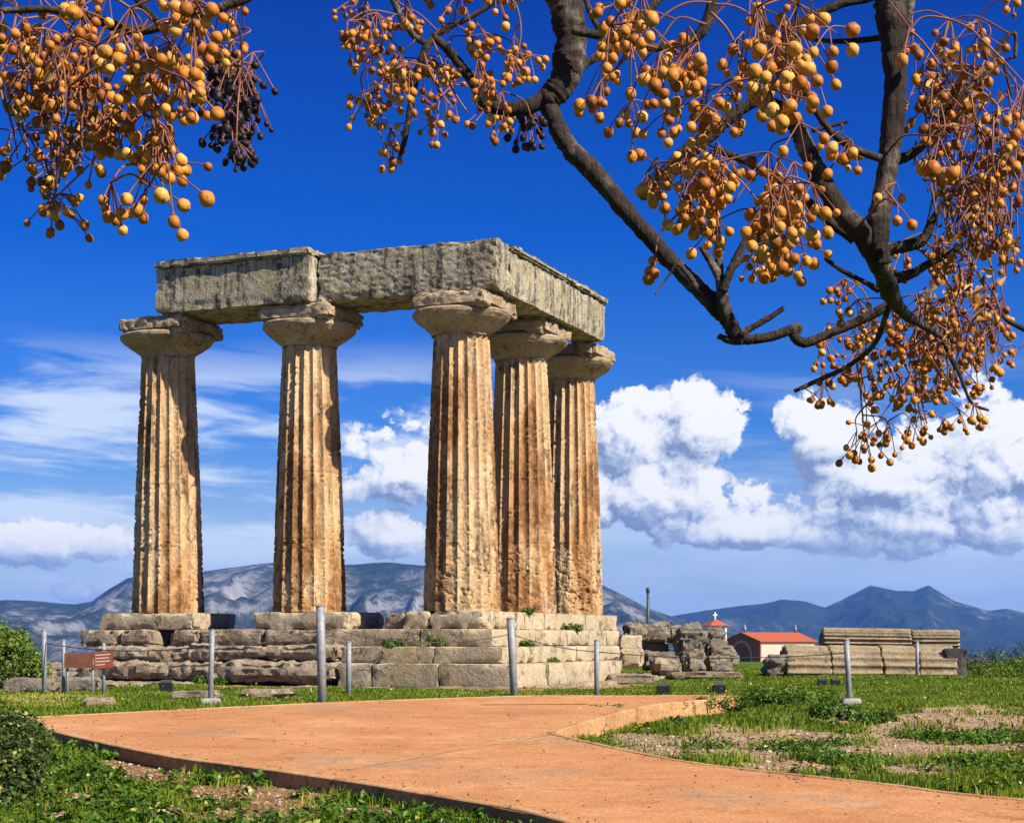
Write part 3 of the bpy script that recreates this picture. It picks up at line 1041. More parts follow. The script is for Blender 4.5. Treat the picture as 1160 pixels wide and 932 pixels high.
    block("plinth_block", 6.45, 9.05, -0.90, 1.0, 1.84, 2.232, 72, chip=0.10)
    # top course under corner and flank
    course("stylobate_course", [(-0.90, 0.35), (0.36, 1.02)], -0.90, 1.1, 1.842, 2.236, 81, chip=0.12)
    course("stylobate_course", split(1.12, 8.15, 1.6), -0.90, 0.95, 1.838, 2.237, 91, axis='y')
    block("stylobate_stone", 1.04, 1.55, -0.75, 0.3, 1.84, 2.18, 73, M_rock, 0.12, 0.06, 0.2)
    # steps: front runs then flank runs (flank butts behind the front blocks)
    zl = [(1.46, 1.838), (1.10, 1.458), (0.52, 1.098)]
    es = [1.30, 1.70, 2.10]
    ends = [2.9, 2.15, 2.0]
    fl = [7.2, 6.1, 5.0]
    for n in range(3):
        e, (za, zb) = es[n], zl[n]
        course("step_course", split(-e, ends[n], 1.75), -e, -0.1, za, zb, 101 + 20 * n)
        course("step_course", split(0.0, fl[n], 1.45), -e, 0.4, za, zb - 0.004, 111 + 20 * n, axis='y')
    # core that fills the platform
    block("platform_core", -0.55, 9.0, -0.15, 7.9, 0.3, 1.80, 140, M_rock, 0.05, 0.02, 0.03, 0.35)
    # left part of the front: quarried strata
    course("step_course", [(2.92, 4.4), (4.42, 6.1), (6.12, 6.9), (7.35, 8.3), (8.31, 9.4)], -1.22, -0.05, 1.44, 1.83, 160, M_rock, amp=0.03, chip=0.16)
    rock = [(2.1, 6.0, -1.95, 1.14, 1.46, 171), (5.6, 8.5, -1.95, 1.10, 1.42, 172),
            (2.0, 5.2, -2.35, 0.70, 1.10, 173), (4.9, 8.6, -2.4, 0.72, 1.08, 174), (8.3, 12.6, -2.2, 0.62, 0.98, 175)]
    for (x0, x1, yf, za, zb, sd) in rock:
        block("rock_ledge", x0, x1, yf, -0.1, za, zb, sd, M_rock, 0.03, 0.13, 0.26, 0.07, 1.3, 0.55)
    for (x0, x1, yf, zb, sd) in [(-2.3, 2.4, -2.42, 0.60, 181), (2.2, 5.4, -3.0, 0.58, 182), (5.2, 9.6, -3.1, 0.66, 183), (9.3, 15.8, -3.2, 0.70, 184)]:
        block("foundation_ledge", x0, x1, yf, -0.4, 0.1, zb, sd, M_rock, 0.03, 0.09, 0.2, 0.08, 1.5, 0.55)
    course("foundation_ledge", [(-1.9, 2.0), (1.8, 5.2), (5.1, 9.3)], -2.5, 0.0, 0.1, 0.62, 190, M_rock, axis='y', amp=0.09, chip=0.2, freq=1.3)
    # loose stones on the floor
    block("floor_stone", 0.75, 2.1, 2.0, 3.1, 1.80, 2.26, 201, M_grey, 0.08, 0.04, 0.15)

    # --- beams
    b1 = block("architrave", 3.30, 7.40, -1.02, 0.05, 9.236, 10.28, 301, M_beam, 0.012, 0.012, 0.05, 0.05, 1.6, 1.6)
    V, f = rough_block((4.12, 1.16, 0.16), 0.04, 0.010, 0.02, 0.16, 2.6, 302, 0.8)
    V = V + np.array([5.35, -0.53, 10.365])
    put("taenia", tl(V), f, M_beam, parent=b1)
    block("architrave", 3.6, 7.3, 0.08, 0.95, 9.238, 10.22, 303, M_beam, 0.03, 0.03, 0.06, 0.10, 1.6)
    block("architrave", -1.14, 3.28, -0.70, 0.12, 9.237, 10.36, 304, M_beam, 0.02, 0.016, 0.07, 0.035, 2.8, 1.6)
    block("architrave", 0.22, 3.5, 0.14, 0.90, 9.236, 10.25, 305, M_beam, 0.04, 0.04, 0.08, 0.10, 1.7)
    b2 = block("architrave", -1.135, -0.25, 0.13, 3.55, 9.239, 10.24, 306, M_beam, 0.015, 0.012, 0.06, 0.05, 1.9, 1.5)
    b3 = block("architrave", -1.14, -0.25, 3.57, 6.55, 9.236, 10.22, 307, M_beam, 0.015, 0.012, 0.06, 0.05, 1.9, 1.5)
    block("architrave", -0.22, 0.75, 0.95, 6.4, 9.24, 10.15, 308, M_beam, 0.03, 0.03, 0.07, 0.12, 1.7)
    for p, (ya, yb, sd) in ((b2, (0.14, 3.50, 311)), (b3, (3.60, 6.60, 312))):
        V, f = rough_block((0.99, yb - ya, 0.13), 0.04, 0.010, 0.03, 0.20, 2.8, sd, 0.8)
        V = V + np.array([-0.72, (ya + yb) / 2, 10.30])
        put("taenia", tl(V), f, M_beam, parent=p)


build_temple()

# ------------------------------------------------------------------ stones, drums


def stone(px0, py0, px1, py1, d, label, name="stone_block", cat="stone block", mat=M_grey, depth=None, r=0.12, amp=0.10, chip=0.25, seed=0, rot=0.0, group=None, freq=1.4, res=0.06):
    p0, p1 = W(px0, py0, d), W(px1, py1, d)
    wdt, hgt = p1[0] - p0[0], p0[2] - p1[2]
    dp = depth or wdt * 0.8
    V, f = rough_block((wdt, dp, hgt), max(res, max(wdt, dp, hgt) / 45), r, amp, chip, freq, seed)
    V[:, 2] += hgt / 2
    me = crisp(mesh_from(name, V, f, mat, True), 24)
    o = obj(name, me, None, ((p0[0] + p1[0]) / 2, d + dp / 2, p1[2]), (0, 0, rot))
    return tag(o, label, cat, group)


def build_stones():
    G = "tumbled ruin blocks right of the temple steps"
    S = [(700, 719, 727, 738, 44.6, "pale squared block touching the right end of the upper temple steps", M_step, 0.05, 0.03),
         (703, 735, 730, 756, 44.0, "low pale block against the right foot of the temple steps", M_step, 0.06, 0.04),
         (708, 706, 731, 723, 46.2, "small rounded grey block left of the overhanging flat slab", M_grey, 0.2, 0.09),
         (724, 706, 759, 727, 46.4, "flat grey slab overhanging a recess, beneath the dark lamp post", M_grey, 0.1, 0.08),
         (729, 724, 757, 744, 46.9, "brown stone recessed under the flat overhanging slab", M_fallen, 0.1, 0.06),
         (756, 707, 774, 728, 46.5, "narrow grey block wedged between the flat slab and the tallest boulder", M_grey, 0.12, 0.08),
         (727, 738, 769, 756, 46.0, "wide grey block below the brown recess, behind a pale front stone", M_grey, 0.12, 0.10),
         (740, 746, 772, 764, 45.0, "pale broken stone on the grass in front of the stacked grey blocks", M_rock, 0.1, 0.08),
         (767, 709, 801, 762, 46.2, "tallest grey boulder of the tumbled blocks, pitted and narrow", M_grey, 0.3, 0.16),
         (776, 739, 799, 762, 45.2, "squat dark stone at the foot of the tallest boulder", M_grey, 0.12, 0.10),
         (798, 711, 823, 730, 46.6, "rounded grey stone topping the right-hand pile below the bell tower", M_grey, 0.2, 0.10),
         (800, 726, 830, 747, 46.2, "rough grey stone in the middle of the pile below the bell tower", M_grey, 0.2, 0.12),
         (799, 743, 833, 764, 45.8, "broad grey stone at the bottom of the pile below the bell tower", M_grey, 0.18, 0.11),
         (826, 739, 838, 753, 46.4, "small round stone at the edge of the pile, beside the church front", M_grey, 0.15, 0.06)]
    for n, (a, b, c, d, D, lab, mt, r, amp) in enumerate(S):
        amp *= 1.35
        stone(a, b, c, d, D, lab, mat=mt, r=r, amp=amp, chip=amp * 2.4, freq=1.9, seed=400 + n * 3, rot=random.uniform(-0.25, 0.25), group=G)
    stone(868, 741, 908, 768, 47.0, "dark rounded boulder at the left end of the fallen fluted shaft", "boulder", "boulder", M_grey, seed=460, r=0.35, amp=0.22)
    stone(952, 804, 984, 822, 26.3, "small grey rock lying in the weeds in front of the footed post", "rock", "rock", M_rock, seed=461, r=0.10, amp=0.06)
    stone(94, 790, 126, 803, 28.0, "flat pale rock at the edge of the yellow grass", "rock", "rock", M_rock, seed=462, r=0.06, amp=0.05)
    stone(0, 768, 62, 786, 33.0, "low rubble wall stone at the far left, grey and long", "stone_block", "stone block", M_grey, seed=463, r=0.08, amp=0.08)
    stone(60, 768, 112, 787, 33.5, "rubble wall stone below the brown notice board", "stone_block", "stone block", M_grey, seed=464, r=0.08, amp=0.08)
    stone(190, 783, 246, 793, 29.5, "flat ledge stone in the grass left of the tallest post", "rock", "rock", M_rock, seed=465, r=0.05, amp=0.05)
    stone(270, 781, 330, 790, 30.5, "long flat bedrock slab in the grass between two posts", "rock", "rock", M_rock, seed=466, r=0.05, amp=0.05)
    stone(690, 764, 742, 776, 40.0, "flat bedrock slab in the grass right of the temple steps", "rock", "rock", M_rock, seed=467, r=0.05, amp=0.06)
    stone(760, 762, 842, 769, 43.0, "long low bedrock sill below the tumbled blocks", "rock", "rock", M_rock, seed=468, r=0.04, amp=0.05)

    # fallen fluted shafts
    def shaft(length, R, n_ang, seed, taper=0.9, flute=0.085, wear=0.012):
        nl = int(length / 0.05)
        per = 9
        nt = n_ang * per
        X, TH = np.meshgrid(np.linspace(-length / 2, length / 2, nl), np.arange(nt) * 2 * math.pi / nt, indexing='ij')
        ph = (TH * n_ang / (2 * math.pi)) % 1
        r = R * (1 + (taper - 1) * (X / length + 0.5)) - flute * (1 - (2 * ph - 1) ** 2)
        q = np.stack([X.ravel(), (np.cos(TH) * R).ravel(), (np.sin(TH) * R).ravel()], 1)
        e1 = fbm(q * 1.5 + seed, 4, seed).reshape(r.shape); e2 = fbm(q * 7 + seed, 3, seed + 4).reshape(r.shape)
        r = r - wear * (e1 + 0.6 * e2)
        Xw = X + 0.06 * (np.abs(X) > length / 2 - 0.06) * np.sign(X) * fbm(q * 2.5, 3, seed + 8).reshape(r.shape)
        V = np.stack([Xw, np.cos(TH) * r, np.sin(TH) * r], 2).reshape(-1, 3)
        i = (np.arange(nl - 1)[:, None] * nt); j = np.arange(nt)[None]; k = (j + 1) % nt
        F4 = np.stack([(i + j).ravel(), (i + k).ravel(), (i + nt + k).ravel(), (i + nt + j).ravel()], 1).tolist()
        V = np.vstack([V, [[-length / 2 + 0.04, 0, 0], [length / 2 - 0.04, 0, 0]]])
        a, b2 = len(V) - 2, len(V) - 1
        F4 += [(a, (jj + 1) % nt, jj) for jj in range(nt)] + [(b2, (nl - 1) * nt + jj, (nl - 1) * nt + (jj + 1) % nt) for jj in range(nt)]
        return V, F4

    d = 47.6

    def piece(parent, name, px0, px1, pyc, R, seed, dd, roll, pitch=0.0, taper=0.97):
        L = (px1 - px0) / F * dd
        V, f = shaft(L, R, 20, seed, taper)
        c = W((px0 + px1) / 2, pyc, dd)
        o = obj(name, mesh_from(name, V, f, M_fallen, True), parent, tuple(c - np.array(parent.location)), (roll, pitch, 0))
        return o
    t1 = thing("fallen_column", tuple(hit(960, 766)), "fallen fluted column lying half buried in grass, cracked into pieces", "fallen column")
    t1.location = W(960, 766, d)
    for n, (a, b) in enumerate([(887, 937), (937.3, 995), (995.3, 1035), (1035.3, 1078)]):
        piece(t1, "drum", a, b, 766 - 4 - n * 0.3, 0.80 - 0.01 * n, 500 + n, d, 0.3 + 0.03 * n, 0.008)
    t2 = thing("fallen_column", W(1008, 745, 49.4), "upper fallen column shaft resting behind and above the half buried one", "fallen column")
    piece(t2, "drum", 931, 1030, 727, 0.42, 520, 49.2, 0.1, 0.012)
    piece(t2, "drum", 1031, 1085, 728, 0.40, 523, 49.2, 0.5, 0.0)
    stone(1066, 734, 1097, 769, 47.0, "squared block coloured dark as shadow at the right end of the fallen columns", mat=M_shade_stone, seed=530, r=0.04, amp=0.05, depth=0.9)
    stone(1020, 744, 1075, 768, 48.9, "blocky stone propping the upper fallen shaft from behind", mat=M_fallen, seed=533, r=0.06, amp=0.05, depth=0.8)
    stone(930, 737, 985, 768, 49.0, "buried block under the left end of the upper fallen shaft", mat=M_fallen, seed=536, r=0.06, amp=0.05, depth=0.8)


M_shade_stone = stone_mat("shade_dark_stone", [(0.05, 0.05, 0.05), (0.09, 0.085, 0.08), (0.15, 0.14, 0.12)], (0.03, 0.03, 0.03), 0.6, scale=1.5, bump_s=0.8)  # near-black base colour paints in the shadow on the end block
build_stones()

# ------------------------------------------------------------------ posts, ropes, signs, floodlights


def build_posts():
    G = "metal barrier posts around the temple"
    specs = [(50, 714, 785, 5.5, "slim pale post at the far left, before the shrub", 0), (72, 708, 768, 4, "thin farther post behind the brown notice board", 0),
             (238, 714, 797, 6, "grey post on a stone foot in front of the left column", 1), (365, 687, 795, 10, "tallest and thickest grey post, at the path edge before the second column", 0),
             (395, 727, 785, 6, "short thin post right behind the tallest post", 0), (583, 700, 787, 9, "leaning grey post in front of the temple corner", 0),
             (676, 725, 787, 6, "short post standing in front of the right flank steps", 0), (963, 725, 797, 6.5, "lone post on a concrete foot in front of the fallen column", 1),
             (1039, 728, 767, 4, "thin post touching the right part of the fallen column", 0)]
    tops = {}
    for (px, pt, pb, wpx, lab, foot) in specs:
        if px in (395, 676, 583): h0 = hit(px, pb + 0.5)
        elif px == 72: h0 = np.array([*W(px, pb, 32.0)]); h0[2] = gz(h0[0], h0[1])
        elif px == 1039: h0 = np.array([*W(px, pb, 46.2)]); h0[2] = gz(h0[0], h0[1])
        else: h0 = hit(px, pb)
        H = (pb - pt) / F * h0[1]
        Rr = wpx / 2 / F * h0[1]
        lean = {583: -0.055, 50: 0.0, 365: -0.02, 963: -0.06, 238: 0.03}.get(px, 0.0)
        e = thing("barrier_post", tuple(h0), lab, "post", G)
        mb = MB()
        mb.tube([(0, 0, -0.25), (lean * H * 0.5, 0, H * 0.5), (lean * H, 0, H)], Rr, 14)
        obj("pole", mb.mesh("pole", M_post, True), e)
        for p in e.children[0].data.polygons:
            if len(p.vertices) > 4: p.use_smooth = False
        mb = MB()
        mb.tube([(lean * H, 0, H + 0.002), (lean * H, 0, H + 0.012), (lean * H, 0, H + 0.022)], [Rr * 1.12, Rr * 1.12, Rr * 0.7], 14)
        obj("cap", mb.mesh("cap", M_post), e)
        if foot:
            V, f = rough_block((0.34, 0.34, 0.26), 0.04, 0.03, 0.012, 0.04, 3, px)
            obj("foot", mesh_from("foot", V, f, M_foot, True), e, (0, 0, -0.03))
        tops[px] = h0 + np.array([lean * H * 0.9, 0, H * 0.80]); tops[(px, 'l')] = h0 + np.array([lean * H * .4, 0, H * 0.45])

    def rope(a, b, sag, lab, Rr=0.009):
        a, b = np.array(a), np.array(b)
        tt = np.linspace(0, 1, 24)
        P = a + (b - a) * tt[:, None]
        P[:, 2] -= sag * 4 * tt * (1 - tt)
        mb = MB().tube(P, Rr, 5)
        o = obj("barrier_wire", mb.mesh("barrier_wire", M_rope, True))
        tag(o, lab, "wire", "thin wires strung between the barrier posts")
    rope(tops[365], tops[583], 0.22, "thin dark wire sagging between the tallest post and the leaning post")
    rope(tops[583], tops[676], 0.06, "thin wire from the leaning post to the short flank post")
    rope(tops[238], tops[365], 0.12, "thin wire between the stone-footed left post and the tallest post")
    rope(tops[50], tops[238], 0.12, "thin wire from the far left post past the notice boards")
    rope(tops[676], tops[963], 0.10, "long thin wire from the flank post to the lone footed post")

    # signs
    h0 = hit(117, 786, 20)
    d = h0[1]
    e = thing("notice_board", tuple(h0), "small reddish board tilted on a thin grey post before the left column", "sign")
    mb = MB().tube([(0, 0.03, -0.2), (0, 0.03, (786 - 728) / F * d)], 0.032, 10)
    obj("pole", mb.mesh("pole", M_post, True), e)
    R3 = Matrix.Rotation(rad(-4), 4, 'Y') @ Matrix.Rotation(rad(-14), 4, 'X')
    wv, hv = 22 / F * d, 20 / F * d
    zc = (786 - 747.5) / F * d
    mb = MB().box((-wv / 2, -0.02, -hv / 2), (wv / 2, 0.01, hv / 2), Matrix.Translation((0.01, -0.03, zc)) @ R3)
    obj("board", mb.mesh("board", M_signred), e)
    mb = MB()
    for k, (a, b) in enumerate([(-.40, .38), (-.40, .30), (-.40, .36), (-.40, .1)]):
        zz = hv * (0.30 - 0.19 * k)
        mb.box((a * wv, -0.026, zz - 0.008), (b * wv, -0.0225, zz + 0.008), Matrix.Translation((0.01, -0.03, zc)) @ R3)
    obj("faded_writing", mb.mesh("faded_writing", M_signtext), e)
    h0 = np.array([*W(90, 786, d + 0.9)]); h0[2] = gz(h0[0], h0[1])
    e = thing("notice_board", tuple(h0), "wider brown board left of the small reddish one, on two short legs", "sign")
    d2 = h0[1]
    wv, hv = 34 / F * d2, 17 / F * d2
    zc = (EYE - (748 - HY) / F * d2) - h0[2]
    mb = MB().box((-wv / 2, -0.02, zc - hv / 2), (wv / 2, 0.02, zc + hv / 2))
    obj("board", mb.mesh("board", M_signbrown), e)
    for s in (-1, 1):
        mb = MB().tube([(s * wv * 0.42, 0.045, -0.2), (s * wv * 0.42, 0.045, zc + hv * .4)], 0.022, 8)
        obj("leg", mb.mesh("leg", M_post, True), e)
    mb = MB().box((wv * 0.46, -0.028, zc - hv * .28), (wv * 0.495, -0.0225, zc + hv * .1))
    obj("paper_label", mb.mesh("paper_label", M_signtext), e)

    # floodlights in the grass
    for (px, py, s, lab) in [(189, 783, 1.1, "small dark floodlight in the grass left of the footed post"), (751, 786, 1.0, "small dark floodlight in the grass below the tumbled blocks"),
                             (814, 785, 1.0, "small dark floodlight in the grass at the end of the side path"), (931, 776, 0.8, "dark floodlight in the grass left of the lone footed post, nearer the church"),
                             (946, 776, 0.8, "dark floodlight in the grass just beside the lone footed post")]:
        h0 = hit(px, py)
        e = thing("floodlight", tuple(h0), lab, "floodlight", "floodlights set in the grass")
        mb = MB().box((-0.10 * s, -0.06, 0.05), (0.10 * s, 0.07, 0.20 * s), Matrix.Rotation(rad(25), 4, 'X'))
        mb.box((-0.12 * s, -0.075, 0.04), (0.12 * s, -0.06, 0.21 * s), Matrix.Rotation(rad(25), 4, 'X'))
        obj("housing", mb.mesh("housing", M_black), e)
        mb = MB().box((-0.125 * s, -0.02, -0.05), (-0.105 * s, 0.02, 0.15)).box((0.105 * s, -0.02, -0.05), (0.125 * s, 0.02, 0.15)).box((-0.13 * s, -0.05, -0.06), (0.13 * s, 0.05, 0.0))
        obj("bracket", mb.mesh("bracket", M_black), e)


build_posts()

# ------------------------------------------------------------------ church, bell tower, lamp post


def build_church():
    M_wall = plain_mat("pale_pink_render", (0.62, 0.44, 0.34), 0.9, 0.10, 0.8, spec=0.1)
    M_brick = plain_mat("rose_brick", (0.26, 0.11, 0.075), 0.9, 0.2, 1.5, spec=0.1)
    M_trim = plain_mat("pale_stone_trim", (0.42, 0.30, 0.23), 0.9, 0.12, 2, spec=0.1)
    M_tile, t, b = new_mat("red_roof_tiles")
    v = coords(t, False)
    wv = t.n('ShaderNodeTexWave', wave_type='BANDS', bands_direction='X')
    t.put(wv.inputs['Vector'], v); wv.inputs['Scale'].default_value = 3.0; wv.inputs['Distortion'].default_value = 0.4
    c = t.ramp(t.m('ADD', t.m('MULTIPLY', wv.outputs['Fac'], 0.4), t.m('MULTIPLY', t.noise(v, 2.0, 5, 0.7), 0.6)), [(0.25, (0.24, 0.045, 0.018)), (0.75, (0.48, 0.11, 0.04))])
    t.put(b.inputs['Base Color'], c); b.inputs['Roughness'].default_value = 0.85
    M_dark = plain_mat("dark_window_glass", (0.03, 0.03, 0.04), 0.25, 0.3, 2, spec=0.5)
    M_bronze = plain_mat("grey_finial", (0.22, 0.22, 0.24), 0.6, 0.2, 3)
    M_white = plain_mat("white_render", (0.74, 0.70, 0.64), 0.9, 0.06, 2, spec=0.1)
    D = 250.0
    c0 = W(862, 752, D)                       # near corner of facade and side wall
    zb = c0[2]
    ang = rad(32)
    ux = Vector((math.cos(ang), math.sin(ang), 0))      # along the side wall, to the right and away
    uy = Vector((-math.sin(ang), math.cos(ang), 0))     # across the facade, to the left and away
    L, Wd = 10.6, 8.2
    Hw, Hr = 3.35, 4.55
    e = thing("church", (c0[0], c0[1], zb), "small pink church with arched front and red tiled roof, beyond the ruins", "church", rotz=ang)
    mb = MB()
    mb.box((0.0, 0.0, -3), (L, Wd, Hw))
    mb.add([(L - .01, 0, Hw), (L - .01, Wd, Hw), (L - .01, Wd / 2, Hr)], [(0, 1, 2)])
    obj("side_wall", mb.mesh("side_wall", M_wall), e)
    mb = MB()
    V = [(-0.25, -0.12, -3), (-0.25, Wd + .12, -3), (-0.25, Wd + .12, Hw + .1), (-0.25, Wd / 2, Hr + 0.12), (-0.25, -0.12, Hw + .1)]
    V += [(-0.004, y, z) for (_, y, z) in V]
    mb.add(V, [(0, 4, 3, 2, 1), (5, 6, 7, 8, 9)] + [(i, (i + 1) % 5, 5 + (i + 1) % 5, 5 + i) for i in range(5)])
    obj("facade", mb.mesh("facade", M_brick), e)

    def arch(r0, r1, cy, cz, x0, x1, foot):
        """Round arch band standing on two legs, on the facade plane."""
        mb = MB()
        an = np.linspace(0, math.pi, 17)
        pts_o = [(cy + r1, foot)] + [(cy + r1 * math.cos(a), cz + r1 * math.sin(a)) for a in an] + [(cy - r1, foot)]
        pts_i = [(cy + r0, foot)] + [(cy + r0 * math.cos(a), cz + r0 * math.sin(a)) for a in an] + [(cy - r0, foot)]
        n = len(pts_o)
        V = [(x0, *p) for p in pts_o] + [(x0, *p) for p in pts_i] + [(x1, *p) for p in pts_o] + [(x1, *p) for p in pts_i]
        f = []
        for i in range(n - 1):
            f += [(i, i + 1, n + i + 1, n + i), (i, 2 * n + i, 2 * n + i + 1, i + 1), (n + i, n + i + 1, 3 * n + i + 1, 3 * n + i)]
        mb.add(V, f)
        return mb
    obj("arch", arch(2.05, 2.5, Wd / 2, 1.1, -0.36, -0.252, -3).mesh("arch", M_trim), e)
    for cy, lab in ((Wd / 2 - 1.05, 0), (Wd / 2, 1), (Wd / 2 + 1.05, 2)):
        mb = MB()
        an = np.linspace(0, math.pi, 13)
        pts = [(cy + 0.38, -2.2)] + [(cy + .38 * math.cos(a), 0.75 + (0.3 if lab == 1 else 0) + .38 * math.sin(a)) for a in an] + [(cy - .38, -2.2)]
        n = len(pts)
        mb.add([(-0.30, *p) for p in pts] + [(-0.252, *p) for p in pts], [tuple(range(n))] + [(i, n + i, n + i + 1, i + 1) for i in range(n - 1)])
        obj("window", mb.mesh("window", M_dark), e)
    mb = MB()
    th = 0.14
    for s in (0, 1):
        ya, yb = (-0.35, Wd / 2) if s == 0 else (Wd / 2, Wd + 0.35)
        za, zc = (Hw - 0.05, Hr + 0.08) if s == 0 else (Hr + 0.08, Hw - 0.05)
        V = [(-0.45, ya, za), (L + .35, ya, za), (L + .35, yb, zc), (-0.45, yb, zc)]
        V += [(x, y, z + th) for (x, y, z) in V]
        mb.add(V, [(0, 3, 2, 1), (4, 5, 6, 7), (0, 1, 5, 4), (1, 2, 6, 5), (2, 3, 7, 6), (3, 0, 4, 7)])
    roof = obj("roof", mb.mesh("roof", M_tile), e)
    mb = MB().box((0.0, -0.10, Hw - 0.32), (L, -0.004, Hw - 0.06))
    obj("cornice", mb.mesh("cornice", M_trim), e)
    for x in (0.3, L - 0.2):
        mb = MB()
        mb.tube([(0, 0, 0), (0, 0, 0.3), (0, 0, 0.45), (0, 0, 0.7), (0, 0, 0.85), (0, 0, 1.05), (0, 0, 1.2)], [0.22, 0.16, 0.30, 0.26, 0.10, 0.17, 0.05], 10)
        obj("finial", mb.mesh("finial", M_bronze, True), roof, (x, Wd / 2, Hr + 0.2))
    for xx in (5.2, 6.0):
        mb = MB().box((xx, -0.05, 0.9), (xx + 0.34, -0.004, 1.7))
        obj("side_window", mb.mesh("side_window", M_dark), e)

    # bell tower
    D2 = 244.0
    c = W(810, 730, D2)
    e = thing("bell_tower", (c[0], c[1], c[2] - 5), "white bell tower with small red pyramid roof and cross behind the boulders", "bell tower", rotz=rad(20))
    s = 1.25
    mb = MB().box((-s, -s, 0), (s, s, 6.2))
    obj("shaft", mb.mesh("shaft", M_white), e)
    for (x, y) in ((-1, -1), (1, -1), (-1, 1), (1, 1)):
        mb = MB().box((x * s - .22 * (x > 0) - 0 * .22, y * s - .22 * (y > 0), 6.2), (x * s + .22 * (x < 0), y * s + .22 * (y < 0), 7.5))
        obj("pillar", mb.mesh("pillar", M_white), e)
    mb = MB().box((-s - .05, -s - .05, 7.5), (s + .05, s + .05, 7.8)).box((-s * .55, -s * .55, 6.2), (s * .55, s * .55, 7.5))
    obj("belfry", mb.mesh("belfry", M_white), e)
    mb = MB()
    q = s + 0.35
    mb.add([(-q, -q, 7.8), (q, -q, 7.8), (q, q, 7.8), (-q, q, 7.8), (0, 0, 8.75)], [(0, 3, 2, 1), (0, 1, 4), (1, 2, 4), (2, 3, 4), (3, 0, 4)])
    roof = obj("roof", mb.mesh("roof", M_tile), e)
    mb = MB().box((-.09, -.09, 8.7), (.09, .09, 9.75)).box((-.34, -.085, 9.25), (.34, .085, 9.42))
    obj("cross", mb.mesh("cross", M_white), roof)

    # red earth forecourt is part of the hill; lamp post behind the blocks
    D3 = 62.0
    b0 = W(734, 712, D3); zg = gz(b0[0], D3)
    top = W(734, 668, D3)[2]
    e = thing("lamp_post", (b0[0], D3, zg), "slim dark lamp post rising behind the flat overhanging slab", "lamp post")
    mb = MB().tube([(0, 0, -0.3), (0, 0, (top - zg) * 0.5), (0, 0, top - zg - 0.1)], [0.07, 0.06, 0.05], 10)
    obj("pole", mb.mesh("pole", M_black, True), e)
    mb = MB().tube([(0, 0, top - zg - 0.12), (0, 0, top - zg - 0.04), (0, 0, top - zg + 0.06), (0, 0, top - zg + 0.1)], [0.055, 0.075, 0.075, 0.03], 10)
    obj("lamp_head", mb.mesh("lamp_head", M_black, True), e)


build_church()

# ------------------------------------------------------------------ foliage helpers


def leaf_quads(P, N, size, aspect=0.5, rng=RNG, fold=0.25):
    """Small folded leaves at points P around normals N: 2 triangles pairs each."""
    n = len(P)
    N = N / np.maximum(np.linalg.norm(N, axis=1, keepdims=True), 1e-9)
    r = rng.normal(size=(n, 3))
    T = np.cross(N, r); T /= np.maximum(np.linalg.norm(T, axis=1, keepdims=True), 1e-9)
    S = np.cross(N, T)
    s = np.asarray(size)[:, None] if np.ndim(size) else np.full((n, 1), size)
    a = P - T * s * 0.5
    b = P + S * s * aspect * 0.5 + N * s * fold * 0.3
    c = P + T * s * 0.5 - N * s * 0.15
    d = P - S * s * aspect * 0.5 + N * s * fold * 0.3
    V = np.stack([a, b, c, d], 1).reshape(-1, 3)
    i = np.arange(n)[:, None] * 4
    faces = np.concatenate([i + np.array([[0, 1, 2]]), i + np.array([[0, 2, 3]])], 0)
    return V, faces


def crown_points(n, centres, radii, rng, shell=0.55):
    k = rng.integers(0, len(centres), n)
    v = rng.normal(size=(n, 3)); v /= np.linalg.norm(v, axis=1, keepdims=True)
    rr = shell + (1 - shell) * rng.random(n) ** 0.7
    C = np.asarray(centres)[k]; R = np.asarray(radii)[k]
    if R.ndim == 1: R = R[:, None]
    return C + v * rr[:, None] * R, v


M_leaf = leaf_mat("shrub_leaves", [(0.0, (0.045, 0.085, 0.008)), (0.5, (0.12, 0.20, 0.016)), (0.85, (0.22, 0.30, 0.03)), (1.0, (0.36, 0.36, 0.07))])
M_leaf_dark = leaf_mat("dark_leaves", [(0.0, (0.015, 0.030, 0.006)), (0.55, (0.045, 0.080, 0.012)), (0.85, (0.10, 0.14, 0.025)), (1.0, (0.42, 0.36, 0.10))])
M_grass = leaf_mat("grass_blades", [(0.0, (0.05, 0.085, 0.005)), (0.45, (0.13, 0.195, 0.009)), (0.8, (0.23, 0.275, 0.016)), (1.0, (0.42, 0.35, 0.09))], 0.7, 0.3)
M_weed = leaf_mat("weed_leaves", [(0.0, (0.028, 0.070, 0.006)), (0.5, (0.070, 0.155, 0.012)), (0.9, (0.14, 0.24, 0.02)), (1.0, (0.36, 0.33, 0.05))], 0.55, 0.25)
M_stem = plain_mat("woody_stem", (0.10, 0.07, 0.045), 0.9, 0.3, 10)


